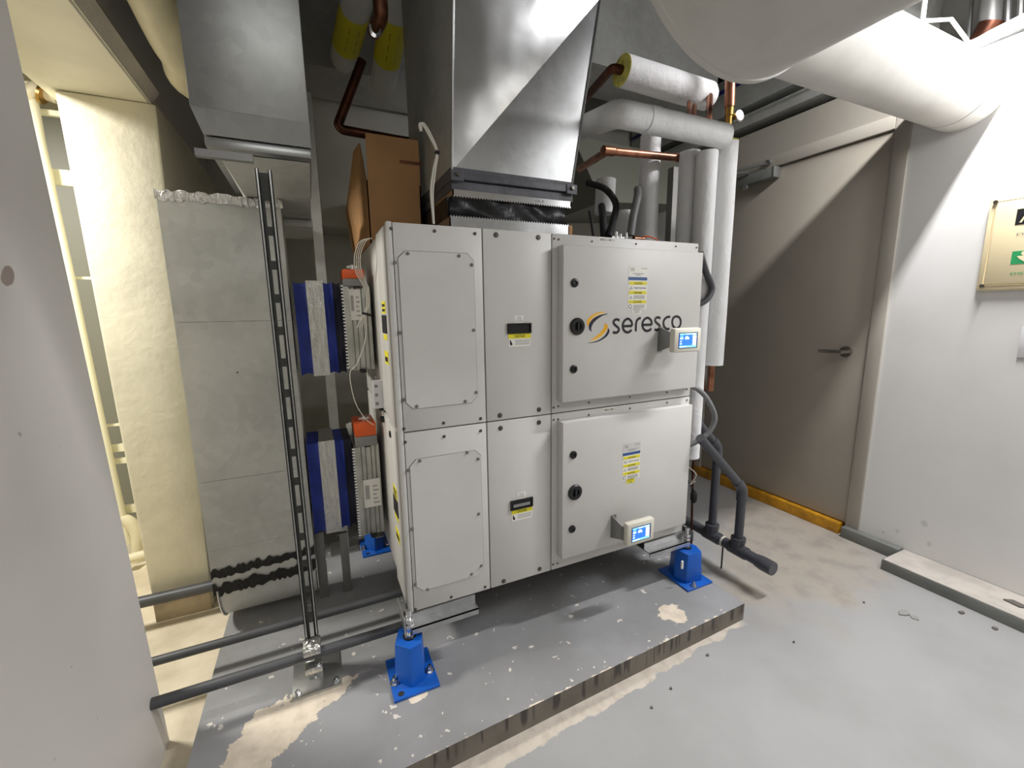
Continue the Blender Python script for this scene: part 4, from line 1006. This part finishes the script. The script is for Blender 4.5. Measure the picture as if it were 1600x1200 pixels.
p = aY(1000, 368, .06); b = MB('orange'); b.spline([(p.x, .06, z+.014), (p.x+.03, .05, z+.022), (p.x+.07, .045, z+.012), (p.x+.085, .045, z+.0)], .0028); b.build('orange_wire', None, 'thin orange wire looping over the cabinet top edge', 'wire')
# grey duct shapes behind the pipes
a0, a1 = aY(905, 215, 1.25), aY(1060, 335, 1.25)
b = MB('locker'); zz0, zz1 = a1.z, a0.z
b.hexa([(a0.x+.12, 1.15, zz0), (a1.x, 1.15, zz0+.05), (a1.x, 1.9, zz0+.05), (a0.x+.12, 1.9, zz0), (a0.x-.05, 1.25, zz1), (a1.x, 1.25, zz1), (a1.x, 1.9, zz1), (a0.x-.05, 1.9, zz1)]); b.build('rear_plenum', None, 'grey angular plenum in shadow behind the white pipes', 'plenum')
b = MB('galvdull'); b.box((1.2, .95, 2.74), (2.4, 1.3, 3.2)); b.build('rear_overhead_duct', None, 'dark rectangular metal duct in the ceiling void behind the trunk duct', 'duct')
a0 = aY(1053, 260, .40); a1 = aY(1063, 372, .40); b = MB('unit_in').box((a0.x, .40, .30), (a1.x+.03, .44, a0.z)).box((W-.002, .405, .9), (a0.x+.02, .435, .94)); b.build('narrow_cover_strip', None, 'narrow pale grey cover strip left of the three pipes', 'panel')

# ================================================================== CONDUITS AND DRAIN AT RIGHT SIDE
def conduit(pts, r, m, label, Y):
    return MB(m).spline([aY(p[0], p[1], Y if len(p) < 3 else p[2]) for p in pts], r, 12).build('flexible_conduit', None, label, 'conduit', 'grey flexible conduits')
conduit([(1072, 602, .02), (1090, 608, .0), (1106, 625, -.02), (1117, 652, -.03), (1108, 675, -.02), (1092, 688, .0), (1078, 695, .02)], .0115, 'conduit', 'grey flexible conduit looping between upper and lower cabinet at right', 0)
conduit([(1094, 395, .02), (1103, 425, .02), (1112, 450, .02), (1104, 468, .02), (1090, 476, .03)], .014, 'pvc', 'dark grey flexible conduit behind the upper control door edge', 0)
t = thing('drain_assembly', (1.58, -.05, .10), 'dark grey plastic drain header with two angled risers right of the cabinet', 'pipe')
HX, HZ = 1.583, .150
MB('pvc').cyl((HX, -.20, HZ), (HX, .75, HZ), .026, None, 24).build('header', t)
b = MB('pvc').rings([(Vector((HX, -.245, HZ)), .031), (Vector((HX, -.243, HZ)), .033), (Vector((HX, -.195, HZ)), .034), (Vector((HX, -.165, HZ)), .030)], 12); b.build('end_cap', t)
for (y, topx, topy, dpx) in ((-.064, 1152, 765, (1097, 655)), (.088, 1112, 700, (1080, 640))):
    z1_ = aY(topx, topy, y).z; X_ = HX-.004; dz = aY(dpx[0], dpx[1], y)
    end = Vector((W+.004, y, z1_+(X_-W)*.95))
    MB('pvc').tube([(X_, y, HZ), (X_, y, z1_), end], .0205, 18, .045, 6).build('riser', t)
    MB('pvc').rings([(Vector((X_, y, HZ-.005)), .031), (Vector((X_, y, HZ+.045)), .031), (Vector((X_, y, HZ+.047)), .034), (Vector((X_, y, HZ+.066)), .034)], 20).build('tee_socket', t)
    MB('pvc').cyl((HX, y-.045, HZ), (HX, y+.045, HZ), .031, None, 20).build('tee_body', t)
    d = (end-Vector((X_, y, z1_))).normalized()
    e0 = Vector((X_, y, z1_)); MB('pvc').tube([e0-Vector((0, 0, .06)), e0, e0+d*.06], .0245, 18, .035, 6).build('elbow', t)
p = aY(1126, 880, .02); MB('black').cyl((HX, .02, .0), (HX, .02, HZ-.02), .004, None, 8).build('support_rod', t)
MB('case').cyl((HX, .012, HZ), (HX, .022, HZ), .0275, None, 20).build('glue_ring', t)
# wiring hanging at the right side of the cabinet
b = MB('wire'); b.spline([aX(1076, 730, W+.01), aX(1088, 742, W+.03), aX(1078, 757, W+.03), aX(1086, 752, W+.02)], .0022); b.build('loose_wire', None, 'thin pale wire loop at the right side of the cabinet', 'wire')
b = MB('foamblack'); p = aY(1084, 776, .08); b.rings([(p+Vector((0, 0, -.03)), .010), (p+Vector((0, 0, -.015)), .016), (p+Vector((0, 0, .015)), .016), (p+Vector((0, 0, .03)), .008)], 14); b.spline([p+Vector((0, 0, .03)), p+Vector((-.03, 0, .07)), p+Vector((-.05, .02, .12))], .003); b.build('black_plug', None, 'black plug hanging by the lower right cabinet edge', 'plug')

# ================================================================== CABLES AT CENTRE AND LEFT
t = thing('hanging_cable', aY(675, 300, .13)[:], 'pair of cream cables tied and hanging left of the supply duct', 'cable')
for dx in (0, 3.2):
    MB('wire').spline([aY(657+dx*.4, 205, .10), aY(655+dx, 195, .10), aY(660+dx, 194, .10), aY(672+dx, 215, .10), aY(682+dx*.4, 238, .10), aY(677+dx, 265, .10), aY(673+dx, 300, .10), aY(676+dx*.4, 336, .10), aY(677+dx*.3, 350, .10)], .0032, 8).build('cable', t)
MB('foamblack').cyl(aY(680, 237, .10), aY(686, 240, .10), .007, None, 10).build('cable_tie', t)
t = thing('damper_wiring', aX(575, 520, -.05)[:], 'bundle of cream wires looping from cabinet corner over the upper damper', 'wire')
WY = .36
for k in range(4):
    o_ = k*3.0-4
    MB('wire').spline([aY(580+o_*.3, 372, .25), aY(566+o_, 378, .28), aY(558+o_, 400, .31), aY(560+o_, 425, WY), aY(572+o_*.7, 450, WY), aY(575+o_*.5, 475, WY), aY(570+o_*.4, 490, WY), aY(563+o_*1.3, 512, WY)], .0015, 6).build('wire', t)
MB('foamblack').cyl(aY(566, 489, WY), aY(581, 493, WY), .0045, None, 8).build('cable_tie', t)
MB('wire').spline([aY(572, 495, WY), aY(571, 530, WY), aY(558, 568, WY), aY(547, 582, WY), aY(550, 610, WY), aY(558, 635, WY), aY(572, 655, WY), aY(584, 664, WY)], .0016, 6).build('long_wire', t)

# ================================================================== DIM CEILING-VOID OBJECTS (between the two ducts)
def yp(pts, r, label, lab_a, lab_b):
    P = [aY(*p) for p in pts]; t = thing('labelled_pipe', P[0][:], label, 'pipe', 'white pipes with yellow markers')
    d = (P[-1]-P[0]); dn = d.normalized()
    MB('insul').rings([(P[0], r), (P[-1], r), (P[-1]+dn*r*.6, r*.8), (P[-1]+dn*r*.9, r*.4)], 24).build('jacket', t)
    a, c = P[0]+d*lab_a, P[0]+d*lab_b
    MB('yellow').rings([(a, r*1.012), (c, r*1.012)], 24, False).build('marker_band', t, 'yellow pipe marker')
    sd = dn.cross(Vector((0, 0, 1))).normalized(); nn = sd.cross(dn).normalized()
    if nn.z > 0: nn = -nn
    b = MB('ink')
    for k in range(3):
        f0 = .18+k*.24; m0 = a+(c-a)*f0+nn*r*1.014; m1 = a+(c-a)*(f0+.16)+nn*r*1.014
        b.add([m0+sd*r*.32-nn*r*.05, m0-sd*r*.32-nn*r*.05, m1-sd*r*.32-nn*r*.05, m1+sd*r*.32-nn*r*.05], [(0, 1, 2, 3)])
    b.build('marker_print', t)
yp([(572, -60, .70), (537, 90, 1.32)], .068, 'left of two dim white pipes with yellow markers up behind the supply duct', .42, .84)
yp([(630, -60, .75), (598, 135, 1.34)], .068, 'right of two dim white pipes with yellow markers, nearer the supply duct', .36, .74)
tk_ = cop([(592, -20, .35), (596, 25, .40), (585, 50, .5)], .026, 'thick copper pipe end hanging dimly above the cardboard box', 'copper', .03)
cop([(668, 10, .45), (668, 130, .53), (669, 170, .56)], .018, 'long dim copper riser left of the supply duct', 'copper', .03, ((1, 1.25),))
cop([(566, 95, .8), (528, 195, .8), (535, 203, .8), (640, 222, .8), (690, 225, .8)], .020, 'bent dark copper pipe behind the cardboard box', 'darkcopper', .05)
b = MB('zinc')
for k in range(3): b.spline([aY(577+k, 38, .34), aY(579+k, 52-k*2, .34), aY(586, 58-k*2, .34), aY(593-k, 53-k, .34), aY(594, 46, .34)], .003, 6)
b.build('hanger_wire', tk_, 'shiny looped hanger wire')
a0, a1 = aY(470, 50, 1.4), aY(620, 120, 1.4); b = MB('galvdull').box((a0.x-.4, 1.45, a1.z), (a1.x+.9, 1.85, a0.z+.25)); b.build('rear_cross_duct', None, 'dim rectangular duct crossing the back of the ceiling void', 'duct')
a0 = aY(620, 240, 1.0); a1 = aY(700, 340, 1.0); b = MB('galvdull').box((a0.x, 1.0, a1.z), (a1.x+.1, 1.9, a0.z)); b.build('rear_small_duct', None, 'small dark metal duct behind the cardboard box', 'duct')
# cream bent pipe at upper left
P = [aX(200, -90, -.56), aX(238, 0, -.56), aX(266, 62, -.56), aX(284, 92, -.55)]; P += [P[-1]+Vector((.0, .15, -.005)), P[-1]+Vector((.16, .27, -.005))]
t = thing('cream_pipe', P[2][:], 'thick cream painted bent pipe end high on the left beside the overhead duct', 'pipe')
MB('creampipe').spline(P, .060, 24, 8).build('pipe_run', t)

# ================================================================== SPACE BEHIND THE DOORWAY (seen in the slot left of the cream pier)
GY = 1.45
t = thing('pipe_rack', aY(150, 600, GY)[:], 'cream painted upright pipe with cross bars seen through the doorway slot', 'rack')
MB('rack').tube([aY(46, 130, GY), aY(62, 220, GY), aY(110, 440, GY), aY(155, 650, GY), aY(200, 850, GY)], .020, 12).build('upright', t)
for (y, x0, x1, h) in ((172, 50, 110, .012), (275, 70, 140, .035), (434, 100, 170, .006), (667, 150, 215, .006), (703, 160, 220, .020), (724, 160, 220, .014), (800, 175, 240, .022)):
    a, c = aY(x0, y, GY+.03), aY(x1, y-1, GY+.03); MB('rack').box((a.x, GY+.03, a.z-h), (min(c.x+.2, -1.02), GY+.05, a.z+h)).build('cross_bar', t)
b = MB('creampipe').tube([aY(175, 810, GY), aY(200, 812, GY), aY(215, 830, GY), aY(218, 900, GY)], .030, 14, .05); b.build('bent_pipe', t)
b = MB('creampipe').tube([aY(195, 875, GY-.1), aY(240, 862, GY-.1)], .024, 14).tube([aY(210, 905, GY-.1), aY(240, 880, GY-.1)], .024, 14); b.build('branch_pipe', t)
b = MB('creampipe').tube([aY(40, 150, GY), aY(58, 140, GY), aY(90, 150, GY)], .035, 14); b.use('brass').cyl(aY(64, 146, GY-.02), aY(69, 148, GY-.02), .042, None, 20); b.build('top_pipe', t)
a, c = aY(40, 165, GY+.25), aY(260, 800, GY+.25)
b = MB('locker').box((a.x-.3, GY+.25, .05), (-1.03, GY+.5, a.z)); b.build('grey_cabinet', None, 'grey cabinet panels behind the cream rack beyond the doorway', 'cabinet')

# ================================================================== RIGHT WALL SIGN AND PLATE
s0, s1 = aX(1530, 455, XR), aX(1553, 310, XR); zs0, zs1 = s0.z, s1.z; ys = -.452; wS = .42
t = thing('safety_sign', (XR-.01, ys-wS/2, zs0), 'cream plastic safety sign with green pictogram at the right edge', 'sign')
MB('sign').box((XR-.026, ys-wS, zs0), (XR-.001, ys, zs1)).build('plaque', t, bevel=.012)
MB('sign').box((XR-.032, ys-wS+.022, zs0+.022), (XR-.020, ys-.022, zs1-.022)).build('raised_face', t, bevel=.010)
for (y, z) in ((ys-.022, zs0+.022), (ys-.022, zs1-.022)): MB('bolt').cyl((XR-.027, y, z), (XR-.036, y, z), .0075, None, 14).build('screw', t)
uy = (0, -1, 0)
def sy(px, py): return aX(px, py, XR-.033)
q = sy(1590, 327); q2 = sy(1592, 351)
b = MB('ink'); b.box((XR-.0335, q.y-.30, q2.z), (XR-.032, q.y, q.z)); b.use('sign').text('A', (XR-.0338, q.y-.012, q2.z+.008), uy, uz, .045, (q.z-q2.z)-.016); b.build('black_heading', t)
q3 = sy(1589, 364); b = MB('kerb'); b.text('EYE', (XR-.0335, q3.y, q3.z-.010), uy, uz, .036, .010); b.build('small_print', t)
q = sy(1582, 393); q2 = sy(1581, 413)
b = MB('green'); b.box((XR-.0335, q.y-.26, q2.z), (XR-.032, q.y, q.z)); b.use('sign')
cy_ = q.y-.035; zc = (q.z+q2.z)/2; hh = (q.z-q2.z)
b.cyl((XR-.0345, cy_, zc+hh*.30), (XR-.033, cy_, zc+hh*.30), hh*.16, None, 16).prism([(XR-.0345, cy_+.02, zc+hh*.1), (XR-.0345, cy_-.05, zc+hh*.2), (XR-.0345, cy_-.05, zc-hh*.38), (XR-.0345, cy_-.01, zc-hh*.45), (XR-.0345, cy_+.012, zc-hh*.1)], (.0014, 0, 0)); b.build('green_pictogram', t)
q3 = sy(1580, 420); b = MB('green'); b.text('EYE', (XR-.0335, q3.y-.05, q3.z-.008), uy, uz, .036, .010).text('EMERGENCY', (XR-.0335, q3.y, q3.z-.026), uy, uz, .13, .010); b.build('green_print', t)
a, c = aX(1592.5, 511, XR), aX(1594, 559, XR)
b = MB('plate').box((XR-.006, a.y-.12, c.z), (XR, a.y-.01, a.z)); b.use('kerb').box((XR-.0065, a.y-.12, c.z), (XR, a.y-.01, c.z+.004)); b.build('wall_plate', None, 'plain white plate on the wall below the cream sign', 'plate', bevel=.001)

# ================================================================== FLOOR DEBRIS
def chip(px, py, s, m, label, cat='debris', z=0.0, seed=0):
    rr = random.Random(seed+int(px)); p = aZ(px, py, z); n_ = 6
    pts = [p+Vector((math.cos(k*math.pi/3)*s*rr.uniform(.5, 1.1), math.sin(k*math.pi/3)*s*rr.uniform(.4, 1.0), .0)) for k in range(n_)]
    MB(m).prism(pts, (0, 0, .004+.003*rr.random())).build('paint_chip' if m == 'chip' else 'debris_bit', None, label, cat, 'bits lying on the floor')
chip(1411, 958, .030, 'chip', 'larger grey flake on the floor before the kerb')
chip(1429, 965, .022, 'chip', 'smaller grey flake right of the larger one before the kerb')
chip(1503, 958, .016, 'debris', 'dark scrap at the kerb foot, left of the other kerb scraps')
chip(1556, 983, .014, 'debris', 'dark scrap at the kerb foot further right')
chip(1350, 942, .006, 'debris', 'small dark crumb on the grey floor left of the grey flakes')
chip(1240, 714+290, .005, 'debris', 'tiny dark crumb on the open floor right of the plinth')
chip(1105, 1024, .008, 'debris', 'dark pebble on the floor just beyond the plinth corner')
chip(1048, 1077, .006, 'debris', 'dark pebble on the floor below the plinth edge, lower')
chip(1018, 1106, .006, 'debris', 'dark pebble on the floor below the plinth edge, lowest')
p = aX(1580, 938, kx+.1); 
b = MB('debris'); q = aZ(1583, 944, kz+.004); b.prism([q+Vector((0, .03, 0)), q+Vector((.03, .01, 0)), q+Vector((.02, -.05, 0)), q+Vector((-.01, -.02, 0))], (0, 0, .006)); b.build('kerb_debris', None, 'dark scrap lying on top of the kerb', 'debris')
